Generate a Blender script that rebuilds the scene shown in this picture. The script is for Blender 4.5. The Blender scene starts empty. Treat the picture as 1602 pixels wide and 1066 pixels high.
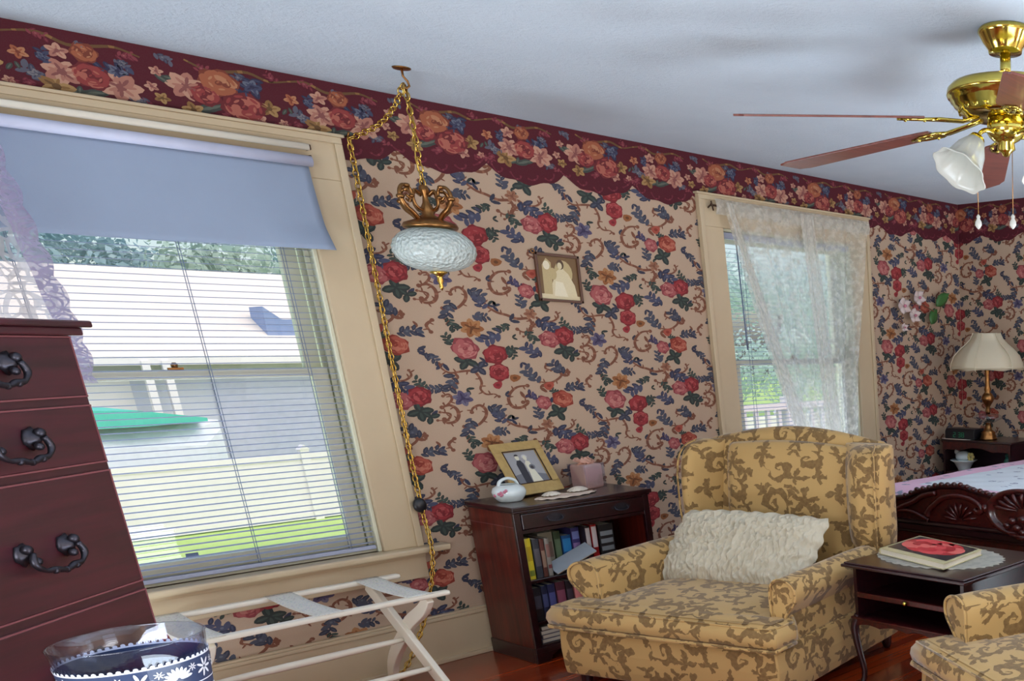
import bpy, math, random
import numpy as np
from mathutils import Vector, Matrix, noise
from math import sin, cos, pi, radians, sqrt

sc = bpy.context.scene
COL = sc.collection
random.seed(7)

# ------------------------------------------------------------------ camera
H = 2.6
cam_d = bpy.data.cameras.new('camera')
cam = bpy.data.objects.new('camera', cam_d)
COL.objects.link(cam)
Rr = ((0.54474, -0.83859, -0.00510), (-0.25758, -0.16152, -0.95266), (0.79807, 0.52027, -0.30399))
Cc = (-6.5916, -4.9641, 1.5082)
m = Matrix.Identity(4)
for i in range(3):
    m[i][0] = Rr[0][i]; m[i][1] = -Rr[1][i]; m[i][2] = -Rr[2][i]; m[i][3] = Cc[i]
cam.matrix_world = m
cam_d.sensor_width = 36.0
cam_d.lens = 32.908
cam_d.shift_x = -0.50524
cam_d.shift_y = 0.29815
cam_d.clip_start = 0.05
cam_d.clip_end = 300
sc.camera = cam

# ------------------------------------------------------------------ world, sun, large lights, exposure
world = bpy.data.worlds.new('world'); sc.world = world; world.use_nodes = True
wn = world.node_tree
bg = wn.nodes['Background']
sky = wn.nodes.new('ShaderNodeTexSky')
sky.sky_type = 'NISHITA'
sky.sun_disc = False
sky.sun_elevation = radians(52)
sky.sun_rotation = radians(160)
sky.air_density = 1.0; sky.dust_density = 3.0
wn.links.new(sky.outputs[0], bg.inputs[0])
bg.inputs[1].default_value = 0.27

sun_d = bpy.data.lights.new('sun', 'SUN'); sun = bpy.data.objects.new('sun', sun_d); COL.objects.link(sun)
sun_d.energy = 1.5; sun_d.angle = radians(1.0); sun_d.color = (1.0, 0.95, 0.88)
sun.rotation_euler = Vector((1.0, 0.2, -1.35)).to_track_quat('-Z', 'Y').to_euler()

def area(name, loc, direction, sx, sy, power, color, portal=False):
    d = bpy.data.lights.new(name, 'AREA'); d.shape = 'RECTANGLE'; d.size = sx; d.size_y = sy
    d.energy = power; d.color = color
    o = bpy.data.objects.new(name, d); COL.objects.link(o); o.location = loc
    o.rotation_euler = Vector(direction).to_track_quat('-Z', 'Z').to_euler()
    if portal: d.cycles.is_portal = True
    return o
# added fill lights by the unseen back and left walls
area('back_fill_light', (-5.2, -6.12, 1.35), (0.25, 1, 1.7), 1.3, 1.3, 26, (1.0, 0.96, 0.92))
area('back_fill_light', (-2.2, -6.12, 1.35), (-0.2, 1, 1.7), 1.3, 1.3, 6, (1.0, 0.97, 0.94))
area('left_fill_light', (-7.32, -3.6, 1.35), (1, 0.1, 1.1), 1.3, 1.3, 88, (0.90, 0.95, 1.0))
# added lights outside, below the two windows, aimed up to brighten the ceiling
area('outside_fill_light', (-5.2, 1.35, -.55), (0, -0.75, 1), 3.2, 1.6, 160, (0.84, 0.92, 1.0))
area('outside_fill_light', (-1.85, 1.35, -.04), (0, -0.75, 0.75), 2.4, .5, 140, (0.86, 0.93, 1.0))
# added uplights lying on the floor out of view, to brighten the ceiling
area('floor_fill_light', (-1.1, -4.7, .03), (0, 0, 1), 2.0, 2.9, 400, (0.74, 0.88, 1.0))
area('floor_fill_light', (-4.7, -4.9, .03), (0, 0, 1), 2.8, 2.2, 170, (0.74, 0.88, 1.0))
area('floor_fill_light', (-6.8, -.75, .03), (0, 0, 1), 1.0, 1.2, 84, (0.74, 0.88, 1.0))
area('window_portal', (-5.25, 0.24, 1.45), (0, -1, 0), 1.4, 1.8, 1, (1, 1, 1), True)
area('window_portal', (-1.85, 0.24, 1.45), (0, -1, 0), 1.4, 1.8, 1, (1, 1, 1), True)

sc.view_settings.view_transform = 'Standard'
sc.view_settings.look = 'None'
sc.view_settings.exposure = 0.0
sc.view_settings.gamma = 1.0
sc.view_settings.use_curve_mapping = False
sc.cycles.use_denoising = True
sc.cycles.max_bounces = 10
sc.cycles.transparent_max_bounces = 24
sc.cycles.caustics_reflective = False
sc.cycles.caustics_refractive = False

# ------------------------------------------------------------------ node helpers
def srgb(r, g, b):
    f = lambda c: (c/255/12.92) if c/255 <= 0.04045 else ((c/255+0.055)/1.055)**2.4
    return (f(r), f(g), f(b), 1.0)

class E:
    """one value socket; arithmetic on it adds Math nodes"""
    def __init__(s, nt, sock): s.nt = nt; s.s = sock
    def _m(s, op, *a, clamp=False):
        n = s.nt.nodes.new('ShaderNodeMath'); n.operation = op; n.use_clamp = clamp
        for k, v in enumerate((s,) + a):
            if isinstance(v, E): s.nt.links.new(v.s, n.inputs[k])
            else: n.inputs[k].default_value = float(v)
        return E(s.nt, n.outputs[0])
    def __add__(s, o): return s._m('ADD', o)
    def __radd__(s, o): return s._m('ADD', o)
    def __sub__(s, o): return s._m('SUBTRACT', o)
    def __rsub__(s, o): return (s*-1.0)+o
    def __mul__(s, o): return s._m('MULTIPLY', o)
    def __rmul__(s, o): return s._m('MULTIPLY', o)
    def __truediv__(s, o): return s._m('DIVIDE', o)
    def frac(s): return s._m('FRACT')
    def floor(s): return s._m('FLOOR')
    def sin(s): return s._m('SINE')
    def abs(s): return s._m('ABSOLUTE')
    def mod(s, o): return s._m('FLOORED_MODULO', o)
    def max(s, o): return s._m('MAXIMUM', o)
    def min(s, o): return s._m('MINIMUM', o)
    def sqrt(s): return s._m('SQRT')
    def log(s): return s._m('LOGARITHM', 2.718281828)
    def atan2(s, o): return s._m('ARCTAN2', o)
    def gt(s, o): return s._m('GREATER_THAN', o)
    def lt(s, o): return s._m('LESS_THAN', o)
    def clamp(s): return s._m('ADD', 0.0, clamp=True)

def newmat(name):
    M = bpy.data.materials.new(name); M.use_nodes = True
    nt = M.node_tree; b = nt.nodes['Principled BSDF']
    return M, nt, b

def coords(nt, kind='Object', scale=1.0):
    t = nt.nodes.new('ShaderNodeTexCoord')
    s = nt.nodes.new('ShaderNodeSeparateXYZ'); nt.links.new(t.outputs[kind], s.inputs[0])
    return [E(nt, s.outputs[i])*scale for i in range(3)], t.outputs[kind]

def noise_node(nt, vec, scale, detail=3, rough=0.55, dist=0.0):
    n = nt.nodes.new('ShaderNodeTexNoise'); n.inputs['Scale'].default_value = scale
    n.inputs['Detail'].default_value = detail; n.inputs['Roughness'].default_value = rough
    n.inputs['Distortion'].default_value = dist
    nt.links.new(vec, n.inputs['Vector'])
    return n

def mixc(nt, fac, a, b):
    n = nt.nodes.new('ShaderNodeMix'); n.data_type = 'RGBA'
    for k, v in ((0, fac), (6, a), (7, b)):
        if isinstance(v, E): nt.links.new(v.s, n.inputs[k])
        elif hasattr(v, 'is_output'): nt.links.new(v, n.inputs[k])
        else: n.inputs[k].default_value = v
    return n.outputs[2]

def bump(nt, b, height, strength, dist=0.01):
    n = nt.nodes.new('ShaderNodeBump'); n.inputs['Strength'].default_value = strength; n.inputs['Distance'].default_value = dist
    nt.links.new(height.s if isinstance(height, E) else height, n.inputs['Height'])
    nt.links.new(n.outputs[0], b.inputs['Normal'])
    return n

def plain(name, col, rough=0.5, metal=0.0, var=0.06, scale=9.0, coat=0.0, bmp=0.0, bscale=60, spec=0.5):
    M, nt, b = newmat(name)
    _, v = coords(nt)
    n = noise_node(nt, v, scale)
    d = tuple(max(0, c*(1-2*var)) for c in col[:3]) + (1,)
    l = tuple(min(1, c*(1+2*var)) for c in col[:3]) + (1,)
    nt.links.new(mixc(nt, n.outputs[0], d, l), b.inputs['Base Color'])
    b.inputs['Roughness'].default_value = rough; b.inputs['Metallic'].default_value = metal
    b.inputs['Coat Weight'].default_value = coat; b.inputs['Coat Roughness'].default_value = 0.12
    b.inputs['Specular IOR Level'].default_value = spec
    if bmp:
        n2 = noise_node(nt, v, bscale, 4); bump(nt, b, n2.outputs[0], bmp, 0.004)
    return M

def wood(name, dark, light, axis=0, rough=0.28, coat=0.35, stretch=18, scale=2.2):
    M, nt, b = newmat(name)
    t = nt.nodes.new('ShaderNodeTexCoord')
    mp = nt.nodes.new('ShaderNodeMapping'); nt.links.new(t.outputs['Object'], mp.inputs[0])
    sc_ = [stretch]*3; sc_[axis] = 1.4
    mp.inputs['Scale'].default_value = sc_
    n = noise_node(nt, mp.outputs[0], scale, 5, 0.6, 0.6)
    r = nt.nodes.new('ShaderNodeValToRGB'); nt.links.new(n.outputs[0], r.inputs[0])
    r.color_ramp.elements[0].position = 0.3; r.color_ramp.elements[0].color = dark
    r.color_ramp.elements[1].position = 0.72; r.color_ramp.elements[1].color = light
    nt.links.new(r.outputs[0], b.inputs['Base Color'])
    b.inputs['Roughness'].default_value = rough; b.inputs['Coat Weight'].default_value = coat
    b.inputs['Coat Roughness'].default_value = 0.15
    return M

def facecolor(name, rough=0.6, coat=0.0, bmp=0.0):
    M, nt, b = newmat(name); b.inputs['Specular IOR Level'].default_value = 0.25
    a = nt.nodes.new('ShaderNodeAttribute'); a.attribute_name = 'ink'
    _, v = coords(nt)
    n = noise_node(nt, v, 260, 2)
    nt.links.new(mixc(nt, E(nt, n.outputs[0])*0.22, a.outputs['Color'], (0.12, 0.09, 0.07, 1)), b.inputs['Base Color'])
    b.inputs['Roughness'].default_value = rough; b.inputs['Coat Weight'].default_value = coat
    if bmp: bump(nt, b, n.outputs[0], bmp, 0.002)
    return M

# ------------------------------------------------------------------ materials
M_trim = plain('cream_paint', srgb(196, 176, 144), 0.38, var=0.025, coat=0.15)
M_white_paint = plain('white_paint', srgb(232, 224, 206), 0.4, var=0.02, coat=0.1)
M_sash = plain('sash_paint', srgb(214, 214, 190), 0.4, var=0.02)
M_ceiling, nt, b = newmat('popcorn_ceiling')
_, v = coords(nt); n1 = noise_node(nt, v, 48, 6, 0.8); n2 = noise_node(nt, v, 3.5, 3)
nt.links.new(mixc(nt, n2.outputs[0], srgb(218, 230, 242), srgb(232, 242, 252)), b.inputs['Base Color'])
b.inputs['Roughness'].default_value = 0.95
bump(nt, b, n1.outputs[0], 1.0, 0.022)
M_paper = facecolor('printed_wallpaper', 0.72)
M_print = facecolor('printed_card', 0.35, 0.3)
M_maho = wood('mahogany', srgb(34, 8, 12), srgb(84, 24, 20), 0)
M_maho_v = wood('mahogany_upright', srgb(46, 8, 8), srgb(112, 34, 20), 2, 0.35, 0.15)
M_maho_dark = wood('dark_mahogany', srgb(20, 7, 12), srgb(50, 16, 20), 1)
M_chest = wood('chest_mahogany', srgb(42, 6, 18), srgb(74, 16, 32), 0, 0.42, 0.55)
M_chest.node_tree.nodes['Principled BSDF'].inputs['Coat Roughness'].default_value = 0.42
M_chest.node_tree.nodes['Principled BSDF'].inputs['Coat IOR'].default_value = 1.7
M_blade = wood('blade_wood', srgb(84, 40, 34), srgb(118, 62, 50), 0, 0.4, 0.2)
M_inlay = plain('pale_inlay', srgb(126, 74, 78), 0.35)
M_brass = plain('polished_brass', srgb(206, 186, 92), 0.13, 1.0, 0.03)
M_antique = plain('antique_brass', srgb(146, 104, 62), 0.30, 1.0, 0.25, 50)
M_gold = plain('gold_chain_metal', srgb(200, 164, 84), 0.24, 1.0, 0.05)
M_pewter = plain('dark_pewter', srgb(64, 62, 70), 0.38, 0.85, 0.2, 60)
M_black = plain('black_plastic', srgb(22, 24, 28), 0.35)
M_iron = plain('brown_iron', srgb(74, 52, 38), 0.5, 0.6)
M_roller = plain('roller_tube_vinyl', srgb(196, 200, 222), 0.5)
M_shade_fabric = plain('roller_fabric', srgb(146, 160, 182), 0.9, var=0.015, bmp=0.15, bscale=500)
M_porcelain = plain('white_porcelain', srgb(214, 224, 224), 0.12, var=0.03, coat=0.6)
M_shell = plain('seashell', srgb(232, 222, 204), 0.35, var=0.06, scale=60)
M_slat = plain('blind_slat_vinyl', srgb(168, 174, 196), 0.5, var=0.01)
M_cord = plain('white_cord', srgb(210, 208, 200), 0.8)
M_blue_cord = plain('grey_blue_cord', srgb(110, 125, 150), 0.8)
M_pink = plain('pink_band', srgb(196, 120, 140), 0.5)

# oak strip floor: boards along x
M_floor, nt, b = newmat('red_oak_floor')
(x, y, z), v = coords(nt)
row = (y*(1/0.062)).floor()
edge = ((y*(1/0.062)).frac()-0.5).abs().gt(0.475)
w = nt.nodes.new('ShaderNodeTexWhiteNoise'); w.noise_dimensions = '1D'; nt.links.new(row.s, w.inputs['W'])
mp = nt.nodes.new('ShaderNodeMapping'); mp.inputs['Scale'].default_value = (1.2, 22, 1); nt.links.new(v, mp.inputs[0])
g = noise_node(nt, mp.outputs[0], 3.0, 5, 0.6, 0.4)
c1 = mixc(nt, w.outputs['Value'], srgb(130, 34, 8), srgb(196, 74, 24))
c2 = mixc(nt, E(nt, g.outputs[0])*0.55, c1, srgb(60, 14, 8))
c3 = mixc(nt, edge, c2, srgb(28, 8, 5))
nt.links.new(c3, b.inputs['Base Color'])
b.inputs['Roughness'].default_value = 0.24; b.inputs['Coat Weight'].default_value = 0.6; b.inputs['Coat Roughness'].default_value = 0.1

# damask upholstery: scrolls and lobed leaves in a half-drop repeat, read from UV in metres
def damask(name, ground, figure, P=0.34, stretchx=1.3):
    M, nt, b = newmat(name)
    t = nt.nodes.new('ShaderNodeTexCoord')
    nz = noise_node(nt, t.outputs['UV'], 13.0, 3)
    sv = nt.nodes.new('ShaderNodeSeparateXYZ'); nt.links.new(t.outputs['UV'], sv.inputs[0])
    nc = nt.nodes.new('ShaderNodeSeparateColor'); nt.links.new(nz.outputs['Color'], nc.inputs[0])
    U = (E(nt, sv.outputs[0])+(E(nt, nc.outputs[0])-0.5)*0.085)*(1/(P*stretchx))
    V = (E(nt, sv.outputs[1])+(E(nt, nc.outputs[1])-0.5)*0.085)*(1/P)
    col_ = U.floor()
    V = V+(col_.mod(2.0))*0.5
    X = U.frac()-0.5; Y = V.frac()-0.5
    def polar(cx, cy):
        dx = X-cx; dy = Y-cy
        return (dx*dx+dy*dy).sqrt()+0.0001, dy.atan2(dx)
    m_ = None
    def add(e):
        nonlocal m_
        m_ = e if m_ is None else m_.max(e)
    for cx, cy, R_, d, k, ph in ((-0.20, 0.20, 0.24, 1, 3.4, 0.0), (0.24, -0.12, 0.21, -1, 3.2, 1.2), (-0.14, -0.28, 0.19, 1, 3.0, 2.4)):
        r, a = polar(cx, cy)
        s = (a*d+r.log()*k+ph).sin()
        add(s.gt(0.05)*r.lt(((a*7).sin()*0.10+0.92)*R_)*r.gt(0.012))
    for cx, cy, R_, n_, ph in ((0.20, 0.28, 0.21, 5, 0.4), (-0.36, -0.10, 0.17, 4, 1.4), (0.05, 0.04, 0.15, 5, 0.0), (0.38, 0.14, 0.14, 3, 0.8), (0.10, -0.38, 0.15, 4, 2.0), (-0.37, 0.44, 0.13, 3, 0.3), (0.40, -0.36, 0.13, 4, 0.3), (0.02, 0.42, 0.11, 3, 1.1)):
        r, a = polar(cx, cy)
        add(r.lt(((a*n_+ph).sin()*0.36+(a*(n_*3)+ph).sin()*0.10+0.62)*R_))
    n3 = noise_node(nt, t.outputs['UV'], 420, 1)
    f2 = noise_node(nt, t.outputs['UV'], 60, 2)
    m_ = m_*(E(nt, f2.outputs[0])*0.6+0.6)
    nt.links.new(mixc(nt, m_.clamp(), ground, figure), b.inputs['Base Color'])
    b.inputs['Roughness'].default_value = 0.78
    b.inputs['Sheen Weight'].default_value = 0.25; b.inputs['Sheen Roughness'].default_value = 0.4
    bump(nt, b, E(nt, n3.outputs[0])*0.4+m_*0.3, 0.25, 0.002)
    return M
M_damask = damask('gold_damask', srgb(184, 148, 90), srgb(114, 85, 44))

def sheer(name, color, base_alpha, kind='net', scale=1.0):
    """see-through cloth: threads and worked motifs stand in front of clear openings"""
    M, nt, b = newmat(name)
    out = nt.nodes['Material Output']
    t = nt.nodes.new('ShaderNodeTexCoord'); s = nt.nodes.new('ShaderNodeSeparateXYZ'); nt.links.new(t.outputs['UV'], s.inputs[0])
    U = E(nt, s.outputs[0]); V = E(nt, s.outputs[1])
    vor = nt.nodes.new('ShaderNodeTexVoronoi'); vor.feature = 'DISTANCE_TO_EDGE'; vor.inputs['Scale'].default_value = 16*scale
    nt.links.new(t.outputs['UV'], vor.inputs['Vector'])
    nz = noise_node(nt, t.outputs['UV'], 22*scale, 3)
    if kind == 'net':
        f = ((E(nt, nz.outputs[0])-0.5)*2.4+0.12).max(0.0)
        fac = (f+base_alpha).clamp()
    else:
        f = E(nt, vor.outputs['Distance']).lt(0.06)
        vo2 = nt.nodes.new('ShaderNodeTexVoronoi'); vo2.inputs['Scale'].default_value = 7*scale; nt.links.new(t.outputs['UV'], vo2.inputs['Vector'])
        ring = ((E(nt, vo2.outputs['Distance'])*30).sin()).gt(0.35)
        fac = (f.max(ring)*0.6+base_alpha).clamp()
    tr = nt.nodes.new('ShaderNodeBsdfTransparent')
    df = nt.nodes.new('ShaderNodeBsdfDiffuse'); df.inputs[0].default_value = color
    tl = nt.nodes.new('ShaderNodeBsdfTranslucent'); tl.inputs[0].default_value = color
    m1 = nt.nodes.new('ShaderNodeMixShader'); m1.inputs[0].default_value = 0.62
    nt.links.new(df.outputs[0], m1.inputs[1]); nt.links.new(tl.outputs[0], m1.inputs[2])
    m2 = nt.nodes.new('ShaderNodeMixShader'); nt.links.new(fac.s, m2.inputs[0])
    nt.links.new(tr.outputs[0], m2.inputs[1]); nt.links.new(m1.outputs[0], m2.inputs[2])
    nt.links.new(m2.outputs[0], out.inputs[0])
    return M
M_sheer = sheer('sheer_net', srgb(244, 242, 232), 0.40)
M_sheer_band = sheer('sheer_net_gathered', srgb(236, 234, 226), 0.70)
M_lace = sheer('lace_scrolls', srgb(226, 222, 226), 0.12, 'lace')
M_lace_edge = sheer('lace_edging', srgb(190, 180, 205), 0.55, 'lace', 2)
M_crochet = sheer('crochet_lace', srgb(226, 222, 210), 0.86, 'net', 0.8)
M_doily = plain('cream_doily', srgb(228, 208, 190), 0.8, var=0.08, scale=90, bmp=0.4, bscale=150)

def glass(name, tint, gloss=0.08, rough=0.02):
    M, nt, b = newmat(name); out = nt.nodes['Material Output']
    tr = nt.nodes.new('ShaderNodeBsdfTransparent'); tr.inputs[0].default_value = tint
    gl = nt.nodes.new('ShaderNodeBsdfGlossy'); gl.inputs['Roughness'].default_value = rough
    lw = nt.nodes.new('ShaderNodeLayerWeight'); lw.inputs[0].default_value = 0.5
    fc = E(nt, lw.outputs['Facing']); f = fc*fc*fc*fc*0.6+gloss
    mx = nt.nodes.new('ShaderNodeMixShader'); nt.links.new(f.s, mx.inputs[0])
    nt.links.new(tr.outputs[0], mx.inputs[1]); nt.links.new(gl.outputs[0], mx.inputs[2])
    nt.links.new(mx.outputs[0], out.inputs[0])
    return M
M_pane = glass('window_glass', (0.98, 0.99, 0.99, 1), 0.03)
M_jar = glass('jar_glass', (0.90, 0.92, 0.97, 1), 0.07)

def milky(name, col, trans=0.35, rough=0.2, bmp=0.0, bscale=60, voro=False):
    M, nt, b = newmat(name); out = nt.nodes['Material Output']
    b.inputs['Base Color'].default_value = col; b.inputs['Roughness'].default_value = rough; b.inputs['Coat Weight'].default_value = 0.4
    _, v = coords(nt)
    if bmp:
        if voro:
            n = nt.nodes.new('ShaderNodeTexVoronoi'); n.inputs['Scale'].default_value = bscale; nt.links.new(v, n.inputs['Vector'])
        else: n = noise_node(nt, v, bscale, 4, 0.7)
        bump(nt, b, n.outputs[0], bmp, 0.012)
    tl = nt.nodes.new('ShaderNodeBsdfTranslucent'); tl.inputs[0].default_value = col
    mx = nt.nodes.new('ShaderNodeMixShader'); mx.inputs[0].default_value = trans
    nt.links.new(b.outputs[0], mx.inputs[1]); nt.links.new(tl.outputs[0], mx.inputs[2]); nt.links.new(mx.outputs[0], out.inputs[0])
    return M
M_globe = milky('pressed_glass', srgb(228, 238, 234), 0.35, 0.08, 1.0, 70, True)
M_tulip = milky('frosted_shade_glass', srgb(214, 214, 206), 0.35, 0.25, 0.15, 30)
M_lampshade = milky('pleated_shade_silk', srgb(240, 230, 204), 0.4, 0.8, 0.2, 120)
M_petal = milky('orchid_petal', srgb(240, 226, 222), 0.4, 0.5)
M_leaf = milky('orchid_leaf', srgb(70, 120, 62), 0.25, 0.4)
M_selenite = milky('pink_wax', srgb(252, 214, 194), 0.5, 0.4, 0.3, 25)

# ------------------------------------------------------------------ mesh helpers
class MB:
    def __init__(s): s.v = []; s.f = []; s.c = []; s.sm = []; s.mi = []; s.uv = {}
    def add(s, vs, fs, smooth=False, col=None, mi=0):
        o = len(s.v); s.v += [tuple(p) for p in vs]
        for f in fs:
            s.f.append(tuple(i+o for i in f)); s.sm.append(smooth); s.c.append(col); s.mi.append(mi)
        return s
    def box(s, x0, x1, y0, y1, z0, z1, col=None, mi=0, M=None):
        vs = [Vector((x, y, z)) for x in (x0, x1) for y in (y0, y1) for z in (z0, z1)]
        if M is not None: vs = [M @ v for v in vs]
        return s.add(vs, [(0, 1, 3, 2), (4, 6, 7, 5), (0, 4, 5, 1), (2, 3, 7, 6), (0, 2, 6, 4), (1, 5, 7, 3)], False, col, mi)
    def tube(s, pts, r, n=10, closed=False, col=None, cap=True, mi=0, flat=None):
        pts = [Vector(p) for p in pts]; N = len(pts)
        rs = r if isinstance(r, (list, tuple)) else [r]*N
        rings = []; up = None
        for i, p in enumerate(pts):
            if closed: t = (pts[(i+1) % N]-pts[i-1])
            else: t = pts[min(i+1, N-1)]-pts[max(i-1, 0)]
            t.normalize()
            if up is None:
                up = Vector((0, 0, 1)) if abs(t.z) < 0.9 else Vector((1, 0, 0))
            side = t.cross(up)
            if side.length < 1e-6: side = t.cross(Vector((0, 1, 0)))
            side.normalize(); up = side.cross(t).normalized()
            fl = flat or (1, 1)
            rings.append([p+side*(rs[i]*fl[0]*cos(2*pi*k/n))+up*(rs[i]*fl[1]*sin(2*pi*k/n)) for k in range(n)])
        vs = [q for rg in rings for q in rg]; fs = []
        M_ = N if closed else N-1
        for i in range(M_):
            j = (i+1) % N
            for k in range(n): fs.append((i*n+k, i*n+(k+1) % n, j*n+(k+1) % n, j*n+k))
        if cap and not closed: fs += [tuple(range(n))[::-1], tuple((N-1)*n+k for k in range(n))]
        return s.add(vs, fs, True, col, mi)
    def lathe(s, prof, n=28, c=(0, 0, 0), M=None, col=None, closed=False, mi=0, wob=None):
        vs = []; c = Vector(c)
        for r, z in prof:
            for k in range(n):
                a = 2*pi*k/n; rr = r*(wob(a, z) if wob else 1)
                p = Vector((rr*cos(a), rr*sin(a), z))
                if M is not None: p = M @ p
                vs.append(p+c)
        fs = []; N = len(prof)
        for i in range(N-1):
            for k in range(n): fs.append((i*n+k, i*n+(k+1) % n, (i+1)*n+(k+1) % n, (i+1)*n+k))
        if not closed: fs += [tuple(range(n))[::-1], tuple((N-1)*n+k for k in range(n))]
        return s.add(vs, fs, True, col, mi)
    def grid(s, fn, nu, nv, smooth=True, col=None, uvfn=None):
        vs = [fn(i/nu, j/nv) for j in range(nv+1) for i in range(nu+1)]
        fs = [(j*(nu+1)+i, j*(nu+1)+i+1, (j+1)*(nu+1)+i+1, (j+1)*(nu+1)+i) for j in range(nv) for i in range(nu)]
        base = len(s.v)
        if uvfn:
            for j in range(nv+1):
                for i in range(nu+1): s.uv[base+j*(nu+1)+i] = uvfn(i/nu, j/nv)
        return s.add(vs, fs, smooth, col)
    def loft(s, rings, cap=True, smooth=True, col=None):
        n = len(rings[0]); vs = [p for r in rings for p in r]; fs = []
        for i in range(len(rings)-1):
            for k in range(n): fs.append((i*n+k, i*n+(k+1) % n, (i+1)*n+(k+1) % n, (i+1)*n+k))
        if cap: fs += [tuple(range(n))[::-1], tuple((len(rings)-1)*n+k for k in range(n))]
        return s.add(vs, fs, smooth, col)
    def prism(s, poly, d, axis=1, at=0.0, smooth=False, col=None):
        """poly in the plane across AXIS, extruded from at to at+d"""
        def P(a, b, t):
            return {0: (t, a, b), 1: (a, t, b), 2: (a, b, t)}[axis]
        n = len(poly)
        vs = [P(a, b, at) for a, b in poly]+[P(a, b, at+d) for a, b in poly]
        fs = [tuple(range(n)), tuple(range(2*n-1, n-1, -1))]+[(k, k+n, (k+1) % n+n, (k+1) % n) for k in range(n)]
        return s.add(vs, fs, smooth, col)
    def ball(s, c, r, n=12, sc_=(1, 1, 1), col=None):
        prof = [(max(1e-4, sin(pi*i/(n//2+2)))*r, -cos(pi*i/(n//2+2))*r) for i in range(n//2+3)]
        M = Matrix.Diagonal((*sc_, 1.0))
        return s.lathe(prof, n, c, M, col)
    def build(s, name, mat, parent=None, bevel=0.0, subsurf=0, boxuv=False, loc=None, solid=0.0, uvscale=1.0, fixn=True, segs=2):
        me = bpy.data.meshes.new(name); me.from_pydata(s.v, [], s.f)
        mats = mat if isinstance(mat, (list, tuple)) else [mat]
        for mm in mats: me.materials.append(mm)
        me.polygons.foreach_set('use_smooth', s.sm)
        if len(mats) > 1: me.polygons.foreach_set('material_index', s.mi)
        if fixn:
            import bmesh
            bm = bmesh.new(); bm.from_mesh(me); bmesh.ops.recalc_face_normals(bm, faces=bm.faces[:]); bm.to_mesh(me); bm.free()
        if any(c is not None for c in s.c):
            ca = me.color_attributes.new('ink', 'FLOAT_COLOR', 'CORNER')
            buf = np.ones((len(me.loops), 4), dtype=np.float32); li = 0
            for p, c in zip(me.polygons, s.c):
                buf[p.loop_start:p.loop_start+p.loop_total, :3] = (c or (0.5, 0.5, 0.5))[:3]
            ca.data.foreach_set('color', buf.ravel())
        if s.uv or boxuv:
            ul = me.uv_layers.new(name='UVMap')
            for p in me.polygons:
                nn = p.normal; ax = max(range(3), key=lambda i: abs(nn[i]))
                for l in p.loop_indices:
                    vi = me.loops[l].vertex_index
                    if vi in s.uv: ul.data[l].uv = s.uv[vi]
                    else:
                        co = me.vertices[vi].co
                        ul.data[l].uv = {0: (co.y, co.z), 1: (co.x, co.z), 2: (co.x, co.y)}[ax]
        me.update()
        o = bpy.data.objects.new(name, me); COL.objects.link(o)
        if parent is not None: o.parent = parent
        if loc is not None: o.location = loc
        if bevel:
            b_ = o.modifiers.new('bevel', 'BEVEL'); b_.width = bevel; b_.segments = segs; b_.limit_method = 'ANGLE'; b_.angle_limit = radians(40)
        if solid:
            b_ = o.modifiers.new('thickness', 'SOLIDIFY'); b_.thickness = solid
        if subsurf:
            b_ = o.modifiers.new('smooth', 'SUBSURF'); b_.levels = subsurf; b_.render_levels = subsurf
        return o

def thing(name, label, cat, loc=(0, 0, 0), rz=0.0, group=None):
    o = bpy.data.objects.new(name, None); COL.objects.link(o); o.empty_display_size = 0.1
    o.location = loc; o.rotation_euler = (0, 0, rz); o['label'] = label; o['category'] = cat
    if group: o['group'] = group
    return o
def tag(o, label, cat, group=None):
    o['label'] = label; o['category'] = cat
    if group: o['group'] = group
    return o
def struct(name, loc=None):
    o = bpy.data.objects.new(name, None); COL.objects.link(o); o['kind'] = 'structure'
    if loc: o.location = loc
    return o
def smoothpath(pts, k=6, closed=False):
    P = [Vector(p) for p in pts]; out = []; N = len(P)
    rng = range(N if closed else N-1)
    for i in rng:
        g = lambda j: P[j % N] if closed else P[max(0, min(N-1, j))]
        a, b, c, d = g(i-1), g(i), g(i+1), g(i+2)
        for t in range(k):
            u = t/k
            out.append(0.5*((2*b)+(c-a)*u+(2*a-5*b+4*c-d)*u*u+(3*b-a-3*c+d)*u**3))
    if not closed: out.append(P[-1])
    return out
def arcpoly(cx, cz, rx, rz, a0, a1, n):
    return [(cx+rx*cos(a0+(a1-a0)*i/n), cz+rz*sin(a0+(a1-a0)*i/n)) for i in range(n+1)]

# ------------------------------------------------------------------ room shell
X0, Y0 = -7.4, -6.2
W1 = (-5.74, -4.60, 0.60, 2.21)      # opening x0 x1 z0 z1
W2 = (-2.40, -1.27, 0.60, 2.21)

o = MB().box(X0-0.2, 0.2, Y0-0.2, 0.2, -0.12, 0).build('floor', M_floor); o['kind'] = 'structure'
o = MB().box(X0-0.6, 0.6, Y0-0.6, 0.55, H, H+0.25).build('ceiling', M_ceiling); o['kind'] = 'structure'

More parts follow.
